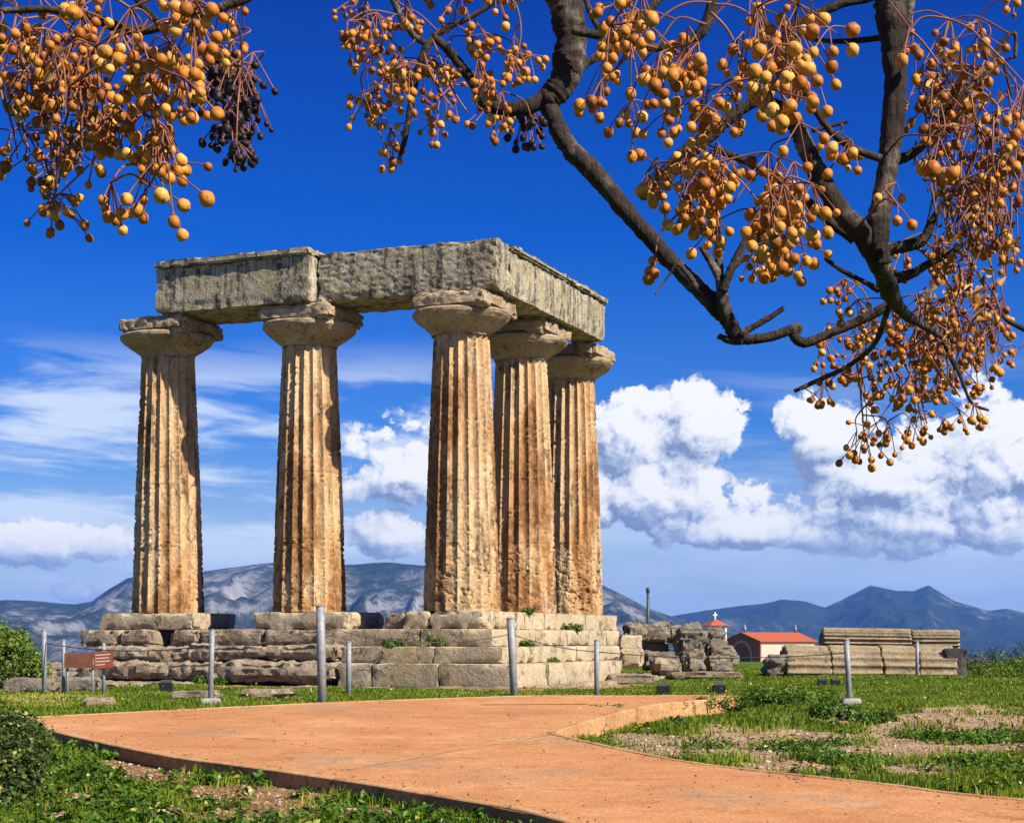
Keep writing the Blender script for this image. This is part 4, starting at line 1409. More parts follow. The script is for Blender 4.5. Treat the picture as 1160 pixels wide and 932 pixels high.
def shrub(name, loc, label, cat, blobs, n, size, mat, seed, stem_h=0.4, group=None, aspect=0.55):
    rng = np.random.default_rng(seed)
    e = thing(name, loc, label, cat, group)
    C = [b[:3] for b in blobs]; R = [b[3] if np.ndim(b[3]) else (b[3],) * 3 for b in blobs]
    P, v = crown_points(n, C, R, rng)
    P = P + 0.12 * rng.normal(size=P.shape) * np.mean(R)
    nn = fbm(P * 3.0, 3, seed)
    keepm = nn > -0.32
    P, v = P[keepm], v[keepm]
    P[:, 2] = np.maximum(P[:, 2], 0.0)
    V, f = leaf_quads(P, v + np.array([0, 0, 0.6]) + 0.7 * rng.normal(size=v.shape), size * rng.uniform(0.6, 1.3, len(P)), aspect, rng)
    var = np.clip(0.45 + 0.25 * rng.normal(size=len(P)) + 0.5 * fbm(P * 4, 2, seed + 1), 0, 1)
    obj("crown", mesh_from("crown", V, f, mat, False, np.repeat(var, 4)), e)
    mb = MB()
    for k in range(max(3, len(C))):
        c = np.array(C[k % len(C)]) + rng.normal(size=3) * 0.1
        mb.tube(catmull([np.array([rng.normal() * .05, rng.normal() * .05, -0.1]), c * np.array([.5, .5, .4]), c], 4), np.linspace(0.03, 0.008, 9) * (stem_h / 0.4), 6)
    obj("trunk", mb.mesh("trunk", M_stem, True), e)
    return e


def build_shrubs():
    # bright shrub at the far left
    b = W(12, 768, 35.0); z = gz(b[0], 35)
    shrub("shrub", (b[0], 35, z), "bright green bushy shrub at the far left below the mountains", "shrub",
          [(0, 0, 0.75, 0.42), (-0.5, 0.1, 0.8, 0.5), (0.4, -0.1, 0.6, 0.32), (-0.9, 0, 0.9, 0.55), (0.05, 0.2, 0.95, 0.34), (0.55, 0, 0.4, 0.28), (0.1, 0, 0.4, 0.45)], 9000, 0.07, M_leaf, 5)
    b = W(-14, 740, 37.0); z = gz(b[0], 37)
    shrub("shrub", (b[0], 37, z), "taller shrub behind the bright one, cut by the left edge", "shrub",
          [(0, 0, 0.9, 0.6), (-0.5, 0.1, 1.1, 0.6), (0.25, -0.1, 0.95, 0.35)], 6000, 0.08, M_leaf, 6)
    # ivy mound lower left
    h0 = hit(8, 905)
    shrub("ivy_mound", tuple(h0), "dark leafy ivy mound filling the lower left corner", "ivy",
          [(0.0, 0.3, 0.16, 0.30), (-0.25, 0.9, 0.26, 0.36), (-0.35, 0.2, 0.25, 0.36), (-0.5, 1.9, 0.28, 0.40), (-0.75, 2.9, 0.30, 0.42), (-1.0, 2.8, 0.4, 0.5),
           (-1.1, 4.2, 0.30, 0.42), (0.2, -0.4, 0.06, 0.22), (-0.25, -0.5, 0.15, 0.30), (0.1, -1.0, 0.05, 0.25)], 15000, 0.062, M_leaf_dark, 9, 0.25, aspect=0.7)
    # shrub with pale flowers, right edge
    b = W(1135, 768, 44.0); z = gz(b[0], 44)
    shrub("shrub", (b[0], 44, z), "low shrub at the right edge, in front of the dark hedge", "shrub",
          [(0, 0, 0.2, 0.4), (0.6, 0.1, 0.3, 0.45), (-0.5, 0, 0.12, 0.3), (1.3, 0, 0.3, 0.5)], 4500, 0.06, M_leaf, 12)
    b = W(1150, 760, 52.0); z = gz(b[0], 52)
    shrub("hedge", (b[0], 52, z), "dark low hedge at the right edge behind the pale shrub", "hedge",
          [(-1.2, 0, 0.2, 0.45), (-0.5, 0.1, 0.35, 0.45), (0.3, 0, 0.4, 0.5), (1.0, 0, 0.4, 0.6), (1.8, 0.2, 0.5, 0.6)], 6000, 0.07, M_leaf_dark, 13)
    # dark twiggy shrub behind the blocks, left of lamp post
    b = W(724, 712, 60.0); z = gz(b[0], 60)
    shrub("shrub", (b[0], 60, z), "sparse dark shrub around the foot of the lamp post", "shrub",
          [(-0.6, 0, 1.0, 0.55), (0, 0, 1.3, 0.5), (0.6, 0.1, 1.1, 0.5), (0, 0, 0.6, 0.8)], 1500, 0.075, M_leaf_dark, 14)
    # leafy weed clumps
    clumps = [(690, 822, 0.30, 0.42, "spiky weed clump at the near end of the side-path kerb"), (725, 815, 0.5, 0.30, "low weed clump hugging the middle of the side-path kerb"),
              (775, 808, 0.42, 0.28, "dark weed clump near the far end of the side-path kerb"), (835, 802, 0.55, 0.26, "weed clump in the open right of the side-path kerb"),
              (898, 797, 0.75, 0.36, "broad bright mallow clump left of the lone footed post"), (944, 812, 0.35, 0.26, "weed clump on the left side of the small grey rock"),
              (988, 819, 0.38, 0.24, "weed clump on the right side of the small grey rock"), (1100, 838, 0.9, 0.12, "flat grass tussock at the right edge of the bare earth"),
              (880, 850, 0.9, 0.12, "flat weed patch in the middle of the bare earth wedge"), (1080, 872, 1.0, 0.14, "flat weed patch beside the near branch of the path, far right")]
    for n, (px, py, r, hh, lab) in enumerate(clumps):
        h0 = hit(px, py)
        rng = np.random.default_rng(60 + n)
        bl = [(rng.normal() * r * .6, rng.normal() * r * .6, hh * 0.3, (r * 0.45, r * 0.45, hh * 0.55)) for _ in range(7)]
        shrub("weed_clump", tuple(h0), lab, "weeds", bl, int(2600 * min(1.0, r + .2)), 0.075, M_weed, 80 + n, 0.12, "leafy weed clumps beside the path", 0.4)
    # tufts growing on the steps (temple local coordinates)
    tufts = [(0.95, -1.55, 1.46, 0.28, 0.20, "green tuft on the lowest clear step, front of the temple"), (0.0, -1.45, 1.46, 0.20, 0.34, "upright tuft growing on the front steps, left of the leaning post"),
             (-0.75, 1.9, 2.23, 0.32, 0.14, "grass tuft at the foot of the middle flank column"), (-1.45, 0.1, 1.46, 0.30, 0.16, "tuft on the flank step right of the leaning post"),
             (-1.12, 4.0, 1.84, 0.22, 0.20, "tuft sprouting from the upper flank step"), (4.9, -2.5, 0.62, 0.30, 0.25, "weed tuft under the rock ledges, between left posts"),
             (-1.55, 1.0, 1.10, 0.4, 0.14, "tuft along the lower flank step"), (2.35, -1.5, 1.1, 0.25, 0.2, "tuft at the left end of the clear front steps")]
    for n, (lx, ly, z, r, hh, lab) in enumerate(tufts):
        p = tl([[lx, ly, z - 0.02]])[0]
        rng = np.random.default_rng(160 + n)
        bl = [(rng.normal() * r * .5, rng.normal() * r * .5, hh * 0.3, (r * 0.4, r * 0.4, hh * 0.6)) for _ in range(5)]
        shrub("step_tuft", tuple(p), lab, "weeds", bl, 420, 0.08, M_weed, 180 + n, 0.1, "tufts of weeds growing on the temple steps", 0.4)


build_shrubs()

# ------------------------------------------------------------------ grass, gravel, ground weeds


def temple_mask(x, y):
    q = np.stack([x - C3[0], y - C3[1]], 1)
    lx = q @ A[:2]; ly = q @ B[:2]
    return (lx > -2.35) & (lx < 15.5) & (ly > -3.0) & (ly < 9.4)


def build_grass():
    rng = np.random.default_rng(99)
    n = 500000
    y = 11.5 * (60 / 11.5) ** rng.random(n)
    x = (rng.random(n) - 0.5) * 2 * (0.36 * y + 1.2) * (1 + 1.3 * (rng.random(n) < 0.22))
    ok = ~inside_poly(x, y, PATH) & (seg_dist(x, y, PATH) > 0.075) & ~temple_mask(x, y)
    x, y = x[ok], y[ok]
    z = ground_z(x, y)
    bare = bareness(x, y, z)
    q = np.stack([x, y, 0 * x], 1)
    clump = fbm(q * 2.2, 3, 40)
    keep = rng.random(len(x)) > (0.10 + 0.93 * bare) - 0.25 * (clump > 0.35)
    x, y, z, bare, clump, q = x[keep], y[keep], z[keep], bare[keep], clump[keep], q[keep]
    px, py = to_px(x, y, z)
    n = len(x)
    fieldness = sstep(y, 24, 30)
    h = (0.060 + 0.045 * clump + 0.04 * rng.random(n)) * (1 - 0.52 * fieldness) * rng.uniform(0.6, 1.5, n)
    h = np.maximum(h, 0.03)
    wd = 0.0060 * np.maximum(1, y / 14) * rng.uniform(0.7, 1.4, n)
    a = rng.random(n) * 2 * math.pi
    lean = rng.random(n) * 0.7
    la = rng.random(n) * 2 * math.pi
    base = np.stack([x, y, z - 0.01], 1)
    sx = np.stack([np.cos(a), np.sin(a), 0 * a], 1) * wd[:, None]
    mid = base + np.stack([np.cos(la) * lean * h * 0.3, np.sin(la) * lean * h * 0.3, h * 0.6], 1)
    tip = base + np.stack([np.cos(la) * lean * h, np.sin(la) * lean * h, h], 1)
    V = np.stack([base - sx, base + sx, mid + sx * 0.7, tip, mid - sx * 0.7], 1).reshape(-1, 3)
    i = np.arange(n)[:, None] * 5
    f3 = np.concatenate([i + np.array([[0, 1, 2]]), i + np.array([[0, 2, 4]]), i + np.array([[4, 2, 3]])], 0)
    var = 0.42 + 0.17 * rng.normal(size=n) + 0.35 * fbm(q * 0.8, 3, 44)
    yellow = np.exp(-((px - 45) / 60) ** 2 - ((py - 792) / 7) ** 2)
    var = np.clip(var + 0.8 * yellow + 0.25 * (rng.random(n) < 0.05) + 0.25 * bare, 0, 1)
    o = obj("grass", mesh_from("grass", V, f3, M_grass, False, np.repeat(var, 5)))
    tag(o, "short green grass growing over the ground around path and temple", "grass", kind='stuff')

    # low broad-leaved ground weeds in the lower left and along the path
    n = 9000
    y = 11.5 * (26 / 11.5) ** rng.random(n)
    x = (rng.random(n) - 0.5) * 2 * (0.36 * y + 1.0)
    z = ground_z(x, y)
    ok = ~inside_poly(x, y, PATH) & (seg_dist(x, y, PATH) > 0.14)
    q = np.stack([x, y, 0 * x], 1)
    b = bareness(x, y, z)
    left = x < -0.2
    ok &= (rng.random(n) > b * 0.9) & ((fbm(q * 1.6, 3, 52) > -0.05) | left) & (left | (rng.random(n) < 0.35))
    x, y, z = x[ok], y[ok], z[ok]
    k = 9
    m = len(x)
    cx = np.repeat(np.stack([x, y, z], 1), k, 0)
    ang = rng.random(m * k) * 2 * math.pi
    rr = np.repeat(rng.uniform(0.03, 0.11, m), k)
    hz = rng.random(m * k) * np.repeat(rng.uniform(0.03, 0.17, m), k)
    P = cx + np.stack([np.cos(ang) * rr, np.sin(ang) * rr, hz + 0.015], 1)
    Nn = np.stack([np.cos(ang) * 0.5, np.sin(ang) * 0.5, np.ones_like(ang)], 1) + 0.35 * rng.normal(size=(m * k, 3))
    V, f = leaf_quads(P, Nn, np.repeat(rng.uniform(0.05, 0.12, m), k) * rng.uniform(0.7, 1.2, m * k), 0.5, rng)
    var = np.clip(np.repeat(0.4 + 0.28 * rng.normal(size=m), k) + 0.12 * rng.normal(size=m * k), 0, 1)
    o = obj("ground_weeds", mesh_from("ground_weeds", V, f, M_weed, False, np.repeat(var, 4)))
    tag(o, "low broad leaved weeds covering the earth beside the path", "weeds", kind='stuff')

    # grit, twigs and dry leaf bits blown onto the path, thickest along its edges
    n = 14000
    y = 12 * (31 / 12) ** rng.random(n); x = (rng.random(n) - 0.5) * 2 * (0.36 * y + .5)
    e = seg_dist(x, y, PATH)
    ok = inside_poly(x, y, PATH) & (e > 0.02) & (rng.random(n) < 0.06 + 0.9 * np.exp(-e / 0.22))
    x, y = x[ok], y[ok]
    z = 0.047 + (y - 14.5) * 0.0341 + 0.030 * (seg_dist(x, y, PATH) < 0.12)
    P = np.stack([x, y, z + 0.006], 1)
    V, f = leaf_quads(P, np.array([[0, 0, 1.0]]) + 0.5 * rng.normal(size=P.shape), rng.uniform(0.012, 0.045, len(P)), 0.6, rng, 0.5)
    ml = leaf_mat("dry_litter", [(0.0, (0.06, 0.035, 0.02)), (0.5, (0.22, 0.12, 0.05)), (0.8, (0.12, 0.10, 0.03)), (1.0, (0.45, 0.33, 0.18))], 0.9, 0.0)
    o = obj("path_litter", mesh_from("path_litter", V, f, ml, False, np.repeat(rng.random(len(P)), 4)))
    tag(o, "grit and dry leaf bits scattered on the orange path", "litter", kind='stuff')

    # small pale flowers / dry leaves
    n = 900
    y = 11.5 * (40 / 11.5) ** rng.random(n); x = (rng.random(n) - 0.5) * 2 * (0.36 * y + .5)
    ok = ~inside_poly(x, y, PATH) & (seg_dist(x, y, PATH) > 0.15) & ~temple_mask(x, y)
    x, y = x[ok], y[ok]; z = ground_z(x, y)
    P = np.stack([x, y, z + rng.uniform(0.03, 0.14, len(x))], 1)
    V, f = leaf_quads(P, np.array([[0, 0, 1.0]]) + 0.6 * rng.normal(size=P.shape), rng.uniform(0.03, 0.06, len(P)), 0.9, rng)
    mf = leaf_mat("dry_petals", [(0.0, (0.55, 0.42, 0.06)), (0.5, (0.62, 0.55, 0.30)), (0.8, (0.30, 0.16, 0.06)), (1.0, (0.7, 0.66, 0.55))])
    o = obj("wildflowers", mesh_from("wildflowers", V, f, mf, False, np.repeat(rng.random(len(P)), 4)))
    tag(o, "scattered yellow and pale wildflowers and dry leaves in the grass", "flowers", kind='stuff')

    # gravel and earth clods on the bare patches
    n = 60000
    y = 11.5 * (36 / 11.5) ** rng.random(n)
    x = (rng.random(n) - 0.5) * 2 * (0.36 * y + 1)
    z = ground_z(x, y)
    b = bareness(x, y, z)
    ok = ~inside_poly(x, y, PATH) & (seg_dist(x, y, PATH) > 0.10) & (rng.random(n) < b * 0.9 + 0.01) & ~temple_mask(x, y)
    x, y, z = x[ok], y[ok], z[ok]
    m = len(x)
    ico = np.array([(0, 0, 1), (.89, 0, .45), (.28, .85, .45), (-.72, .53, .45), (-.72, -.53, .45), (.28, -.85, .45), (.72, .53, -.45), (-.28, .85, -.45), (-.89, 0, -.45), (-.28, -.85, -.45), (.72, -.53, -.45), (0, 0, -1)])
    fi = np.array([(0, 1, 2), (0, 2, 3), (0, 3, 4), (0, 4, 5), (0, 5, 1), (1, 6, 2), (2, 7, 3), (3, 8, 4), (4, 9, 5), (5, 10, 1), (2, 6, 7), (3, 7, 8), (4, 8, 9), (5, 9, 10), (1, 10, 6), (6, 11, 7), (7, 11, 8), (8, 11, 9), (9, 11, 10), (10, 11, 6)])
    s = rng.uniform(0.007, 0.020, m) * (1 + 1.6 * (rng.random(m) < 0.04))
    V = ico[None] * s[:, None, None] * rng.uniform(0.6, 1.2, (m, 12, 1)) * np.array([1.2, 1, 0.65]) + np.stack([x, y, z + s * 0.2], 1)[:, None]
    V = V.reshape(-1, 3)
    f = (np.arange(m)[:, None, None] * 12 + fi[None]).reshape(-1, 3)
    mg = leaf_mat("gravel_stones", [(0.0, (0.15, 0.08, 0.04)), (0.6, (0.33, 0.22, 0.12)), (0.92, (0.45, 0.34, 0.21)), (1.0, (0.58, 0.5, 0.38))], 0.95, 0.0)
    o = obj("gravel", mesh_from("gravel", V, f, mg, False, np.repeat(rng.random(m), 12)))
    tag(o, "loose gravel and clods scattered over the bare earth", "gravel", kind='stuff')


build_grass()

# ------------------------------------------------------------------ fruiting tree overhead


def build_tree():
    base = np.array([1.7, -1.3, gz(1.7, -1.3)])
    root = thing("chinaberry_tree", tuple(base), "bare chinaberry tree with clusters of orange yellow berries overhanging the view", "tree")
    m, t, b = new_mat("grey_brown_bark")
    v = coords(t)
    n1 = t.noise(v, 18, 7, 0.65)
    n2 = t.noise(t.vscale(v, (60, 60, 14)), 1.6, 6, 0.7)
    c = t.ramp(n1, [(0.32, (0.022, 0.015, 0.012)), (0.53, (0.070, 0.048, 0.036)), (0.65, (0.22, 0.18, 0.14)), (0.72, (0.40, 0.36, 0.31))])
    c = t.mix(t.m('MULTIPLY', t.smooth(n2, 0.50, 0.60), 0.75), c, (0.035, 0.024, 0.018))
    t.put(b.inputs['Base Color'], c)
    b.inputs['Roughness'].default_value = 0.85
    b.inputs['Specular IOR Level'].default_value = 0.2
    bump(t, b, t.m('ADD', n1, t.m('MULTIPLY', n2, 1.2)), 1.0, 0.010)
    M_bark = m
    M_twig = plain_mat("reddish_twig", (0.21, 0.075, 0.034), 0.6, 0.4, 40)
    m, t, b = new_mat("berry_skin")
    at = t.n('ShaderNodeAttribute', attribute_name='var')
    sp = t.n('ShaderNodeSeparateColor'); t.put(sp.inputs[0], at.outputs['Color'])
    v = coords(t)
    sk = t.ramp(sp.outputs[0], [(0.0, (0.22, 0.060, 0.008)), (0.35, (0.46, 0.145, 0.014)), (0.7, (0.60, 0.24, 0.026)), (1.0, (0.70, 0.37, 0.075))])
    nb = t.noise(v, 260, 4, 0.6)
    sk = t.mix(t.m('MULTIPLY', t.smooth(nb, 0.5, 0.7), 0.35), sk, (0.30, 0.11, 0.02))
    bl = t.m('MULTIPLY', t.smooth(t.noise(v, 120, 3, 0.7), 0.55, 0.66), 0.6)
    sk = t.mix(bl, sk, (0.17, 0.065, 0.018))
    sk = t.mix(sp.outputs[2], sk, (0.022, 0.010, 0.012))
    sk = t.mix(sp.outputs[1], sk, (0.03, 0.014, 0.006))
    t.put(b.inputs['Base Color'], sk)
    b.inputs['Roughness'].default_value = 0.55
    b.inputs['Specular IOR Level'].default_value = 0.3
    b.inputs['Subsurface Weight'].default_value = 0.0
    bump(t, b, nb, 0.25, 0.002)
    M_berry = m
    rng = np.random.default_rng(2024)

    fork = np.array([1.25, -0.25, 4.2])
    trunk_pts = [base + (0, 0, -0.3), base + (-0.02, 0.02, 0.3), base + (-0.08, 0.22, 1.4), base + (-0.22, 0.6, 2.8), fork]

    def limb(pts, radii, name="branch", mat=None, sides=18, per=12, rough=0.24, lab=None, nlead=0):
        if nlead:
            Pa, Pb = catmull(pts[:nlead + 1], 14), catmull(pts[nlead:], per)
            P = np.vstack([Pa[:-1], Pb])
            R = np.concatenate([np.interp(np.linspace(0, 1, len(Pa)), np.linspace(0, 1, nlead + 1), radii[:nlead + 1])[:-1],
                                np.interp(np.linspace(0, 1, len(Pb)), np.linspace(0, 1, len(radii) - nlead), radii[nlead:])])
        else:
            P = catmull(pts, per)
            R = np.interp(np.linspace(0, 1, len(P)), np.linspace(0, 1, len(radii)), radii)
        if len(P) > 6:
            jit = fbm(P * 7.0 + 3, 3, 61)[:, None] * np.array([1, 0.6, 0.8]) * R[:, None] * 0.32
            jit[0] = 0; jit[-1] = 0
            P = P + jit
        knot = 1 + 0.34 * np.clip(fbm(P * 16.0, 2, 77), 0, 1)
        V, f = tube_geo(P, R * knot, sides, True, rough, 5)
        o = obj(name, mesh_from(name, V - base, f, mat or M_bark, True), root)
        if lab: o['label'] = lab
        return P

    limb(trunk_pts, [0.15, 0.12, 0.105, 0.09, 0.075], "trunk", sides=22)
    axes = []   # (polyline points, kind) that may carry fruit

    def px_limb(pts, d, lead=None, **kw):
        """pts: (px, py, width_px[, depth])"""
        P, R = [], []
        if lead is not None:
            for (p, r) in lead:
                P.append(np.array(p, float)); R.append(r)
        for q in pts:
            dd = q[3] if len(q) > 3 else d
            P.append(W(q[0], q[1], dd)); R.append(q[2] * 0.93 / 2 / F * dd)
        # radii are given per control point
        out = limb(P, R, nlead=len(lead) if lead is not None else 0, **kw)
        axes.append(out)
        return out

    # limb A (left of centre) and its continuation
    px_limb([(628, -30, 46, 2.15), (640, 10, 42, 2.15), (645, 45, 38, 2.15), (644, 75, 36, 2.15), (634, 100, 34, 2.15), (620, 114, 26, 2.15)], 2.15,
            lead=[(fork, 0.05), ((1.0, 0.6, 4.5), 0.038), ((0.55, 1.5, 4.0), 0.031), ((0.2, 2.0, 3.05), 0.027)], lab="thick dark limb bending to one side")
    px_limb([(636, 96, 26), (606, 118, 19), (585, 123, 18), (567, 122, 18), (552, 116, 17), (540, 97, 14), (525, 78, 12), (508, 58, 11), (491, 42, 10)], 2.15)
    px_limb([(491, 42, 9), (505, 33, 7), (530, 21, 6.5), (552, 8, 6), (575, -8, 6)], 2.15, lab="light brown twig")
    px_limb([(491, 42, 9), (480, 60, 10), (471, 88, 9), (465, 120, 8), (459, 155, 7), (452, 180, 5)], 2.15)
    px_limb([(482, 50, 8), (468, 40, 8), (455, 22, 8), (443, -5, 8), (436, -30, 8)], 2.2)
    px_limb([(622, 112, 22), (630, 136, 22), (643, 163, 23), (660, 184, 23), (683, 207, 22), (708, 236, 21), (733, 262, 20), (757, 290, 20), (783, 318, 21), (808, 342, 22), (822, 358, 20), (835, 381, 18)], 2.15,
            lab="long sunlit limb slanting downwards")
    px_limb([(838, 384, 14), (826, 385, 9), (814, 380, 7)], 2.15)
    px_limb([(834, 382, 9), (850, 372, 8), (868, 362, 7), (888, 349, 6)], 2.15, lab="short dark stub")
    px_limb([(832, 383, 13), (852, 384, 12), (880, 379, 12), (904, 370, 11), (900, 380, 12), (912, 388, 12), (935, 380, 11), (965, 367, 11), (990, 355, 12), (1012, 343, 13)], 2.15)
    px_limb([(823, 356, 18), (819, 338, 14), (816, 317, 12), (806, 298, 9), (794, 279, 7)], 2.13)
    px_limb([(817, 322, 10), (814, 290, 9), (813, 260, 8), (812, 228, 7)], 2.14)
    px_limb([(819, 330, 11), (829, 303, 10), (840, 281, 9), (850, 262, 8), (858, 242, 6)], 2.12)
    px_limb([(826, 306, 7), (838, 297, 6), (846, 291, 5)], 2.12)
    px_limb([(786, 320, 5), (768, 300, 3.5), (758, 312, 2.5), (742, 334, 2)], 2.1)
    # limb C (top centre)
    px_limb([(807, -30, 15), (807, 0, 15), (802, 24, 15), (791, 40, 13), (768, 50, 11), (745, 54, 10), (708, 49, 9), (686, 42, 10), (668, 38, 11), (650, 34, 12)], 1.75,
            lead=[(fork, 0.03), ((0.95, 0.5, 4.2), 0.016), ((0.43, 1.5, 3.1), 0.009)])
    px_limb([(756, -12, 8), (720, 28, 9), (690, 55, 9), (662, 74, 10), (642, 96, 12)], 2.2)
    px_limb([(686, 42, 8), (672, 22, 7), (662, -5, 7), (655, -25, 7)], 2.1)
    # limb A3 / B2: stub, arch and long pale limb
    px_limb([(733, 222, 15), (741, 212, 19), (757, 196, 20), (774, 177, 20), (800, 156, 18), (825, 135, 16), (848, 119, 14), (868, 112, 14)], 1.72, lab="dark limb with a broken stub end")
    px_limb([(862, 114, 15, 1.72), (884, 122, 17, 1.72), (902, 143, 20, 1.72), (917, 175, 22, 1.72), (933, 210, 23, 1.72), (954, 243, 24, 1.72), (978, 268, 26, 1.72), (997, 300, 24, 1.75), (1008, 334, 19, 1.85), (1022, 352, 14, 1.95), (1042, 366, 10, 2.05), (1066, 381, 6, 2.1)], 1.72,
            lab="pale grey limb catching the sun")
    px_limb([(815, 170, 8), (848, 185, 9), (884, 204, 9), (914, 228, 10), (944, 255, 11), (968, 272, 12)], 1.78)
    # limb B (right trunk)
    px_limb([(1004, -60, 46), (1008, -20, 44), (1009, 15, 36), (1011, 60, 28), (1013, 105, 27), (1009, 150, 27), (1004, 195, 25), (998, 235, 25), (995, 275, 26), (1000, 300, 22)], 1.72,
            lead=[(fork, 0.055), ((0.95, 0.5, 4.3), 0.036), ((0.56, 1.4, 3.25), 0.024)], lab="dark upright limb")
    px_limb([(1034, -30, 22), (1027, 0, 20), (1024, 25, 17), (1022, 45, 14), (1017, 66, 10)], 1.73)
    px_limb([(1001, -12, 9), (985, -2, 10), (952, 5, 10), (922, 18, 11), (896, 33, 12), (890, 46, 11), (894, 67, 9), (904, 89, 9), (922, 121, 9), (938, 145, 9), (958, 163, 9), (977, 173, 9), (998, 180, 9)], 1.70, lab="thin pale curved branch")
    px_limb([(1003, 42, 8), (975, 46, 7), (945, 47, 6), (918, 44, 5)], 1.76)
    px_limb([(920, 148, 6), (940, 143, 5), (961, 138, 4)], 1.70)
    px_limb([(1003, 182, 12), (1022, 180, 11), (1040, 169, 10), (1053, 156, 9), (1070, 128, 7), (1088, 108, 6), (1110, 90, 5), (1122, 76, 5), (1136, 50, 5), (1146, 38, 4), (1151, 42, 4), (1150, 66, 4)], 1.85)
    px_limb([(1088, 108, 6), (1105, 93, 5), (1128, 76, 4), (1136, 68, 4), (1140, 84, 3.5), (1146, 108, 3)], 1.85)
    px_limb([(996, 284, 17), (1016, 281, 15), (1036, 277, 14), (1048, 268, 12), (1056, 250, 9), (1070, 228, 7), (1090, 205, 6)], 1.85)
    px_limb([(1000, 310, 16), (1016, 315, 13), (1034, 310, 10), (1050, 300, 8), (1080, 285, 5), (1110, 262, 4)], 1.9)
    px_limb([(996, 330, 7), (980, 320, 6), (958, 309, 6), (940, 297, 5), (934, 292, 4)], 1.9)
    px_limb([(1008, 345, 8, 2.1), (990, 390, 6, 2.2), (960, 415, 6, 2.3), (933, 428, 6, 2.4), (900, 443, 5, 2.4)], 2.2)
    px_limb([(1060, 378, 7), (1085, 420, 5), (1100, 455, 4), (1120, 465, 3)], 2.2)
    px_limb([(1180, 380, 7), (1160, 372, 6), (1140, 362, 4), (1132, 352, 3)], 1.9)
    # limb L (upper left)
    px_limb([(300, -14, 12), (274, 0, 11), (256, 7, 11), (238, 13, 11), (208, 23, 11), (180, 31, 11), (155, 35, 12), (129, 29, 12), (106, 20, 9), (75, 14, 9), (48, 11, 9), (0, 13, 8), (-40, 18, 7)], 1.52,
            lead=[(fork, 0.028), ((0.4, 0.7, 4.1), 0.014), ((-0.1, 1.35, 2.9), 0.007)], lab="thin reddish branch hung with berries")
    px_limb([(178, 24, 6), (166, 12, 8), (154, -2, 8), (140, -20, 8)], 1.50, lab="short grey stick")
    # arched fruiting twigs
    arcs = [([(129, 28, 7), (118, 33, 6), (111, 46, 5), (108, 62, 4)], 1.5), ([(138, 34, 5), (150, 52, 5), (160, 68, 5), (168, 82, 4)], 1.5), ([(135, 35, 4), (146, 56, 4), (156, 78, 4)], 1.5),
            ([(160, 34, 5), (170, 22, 4), (185, 28, 3)], 1.5), ([(98, 30, 4), (70, 55, 4), (40, 68, 4), (5, 78, 4)], 1.5), ([(90, 28, 4), (62, 60, 3.5), (40, 92, 3)], 1.52), ([(104, 36, 4), (78, 62, 4), (56, 110, 3.5), (50, 150, 3)], 1.52),
            ([(806, 3, 5), (782, 3, 4.5), (762, 11, 4.5), (740, 28, 4), (729, 37, 3.5)], 1.6), ([(808, 5, 5), (826, 6, 4.5), (842, 12, 4.5), (860, 27, 4), (875, 50, 3.5)], 1.6), ([(805, 14, 6), (824, 34, 5), (840, 66, 5), (852, 92, 4), (862, 106, 4)], 1.6),
            ([(788, 40, 5), (778, 55, 5), (772, 72, 4), (776, 90, 3.5), (782, 108, 3)], 1.65), ([(800, 28, 4), (770, 20, 4), (752, 40, 3.5), (742, 58, 3)], 1.65),
            ([(490, 42, 4), (505, 28, 3.5), (520, 30, 3), (545, 48, 3), (560, 60, 3)], 2.1), ([(575, -5, 5), (586, 10, 4), (590, 40, 3.5), (583, 75, 3)], 2.1), ([(490, 45, 4), (500, 70, 4), (512, 100, 4), (530, 128, 3.5)], 2.12),
            ([(480, 60, 4), (486, 80, 4), (500, 105, 4), (515, 125, 3)], 2.1), ([(884, 204, 4), (868, 192, 4), (850, 205, 4), (830, 230, 3)], 1.72), ([(815, 170, 4), (800, 190, 4), (785, 215, 3.5)], 1.72), ([(858, 242, 4), (868, 262, 4), (880, 288, 3.5), (890, 300, 3)], 1.9),
            ([(860, 240, 4), (880, 222, 4), (905, 236, 3)], 1.75), ([(1000, 344, 6), (985, 380, 5), (975, 430, 4), (978, 480, 3)], 2.35), ([(1010, 344, 6), (1020, 400, 5), (1040, 440, 4), (1050, 480, 3)], 2.35),
            ([(1030, 355, 6), (1055, 400, 5), (1075, 430, 4), (1088, 450, 3)], 2.3), ([(1060, 160, 6), (1085, 195, 5), (1105, 240, 4), (1120, 290, 3.5), (1128, 330, 3)], 1.95), ([(1085, 112, 6), (1110, 150, 5), (1130, 200, 4), (1145, 260, 3.5), (1150, 300, 3)], 1.9),
            ([(1056, 150, 6), (1066, 180, 5), (1075, 215, 4), (1080, 260, 3.5)], 1.9), ([(1100, 96, 6), (1130, 120, 5), (1150, 165, 4), (1162, 215, 3)], 1.9), ([(1036, 277, 6), (1060, 300, 5), (1078, 330, 4), (1090, 380, 3)], 2.05),
            ([(1026, 40, 5), (1045, 20, 4), (1075, 22, 4), (1098, 32, 3.5), (1112, 45, 3)], 1.75), ([(1020, 30, 5), (1040, 42, 4), (1062, 70, 4), (1080, 100, 3)], 1.8)]
    for (pts, d) in arcs:
        pts = [(a, b2, c2 * 0.62) for (a, b2, c2) in pts]
        px_limb(pts, d, name="twig", mat=M_twig, sides=7, per=5, rough=0.05)

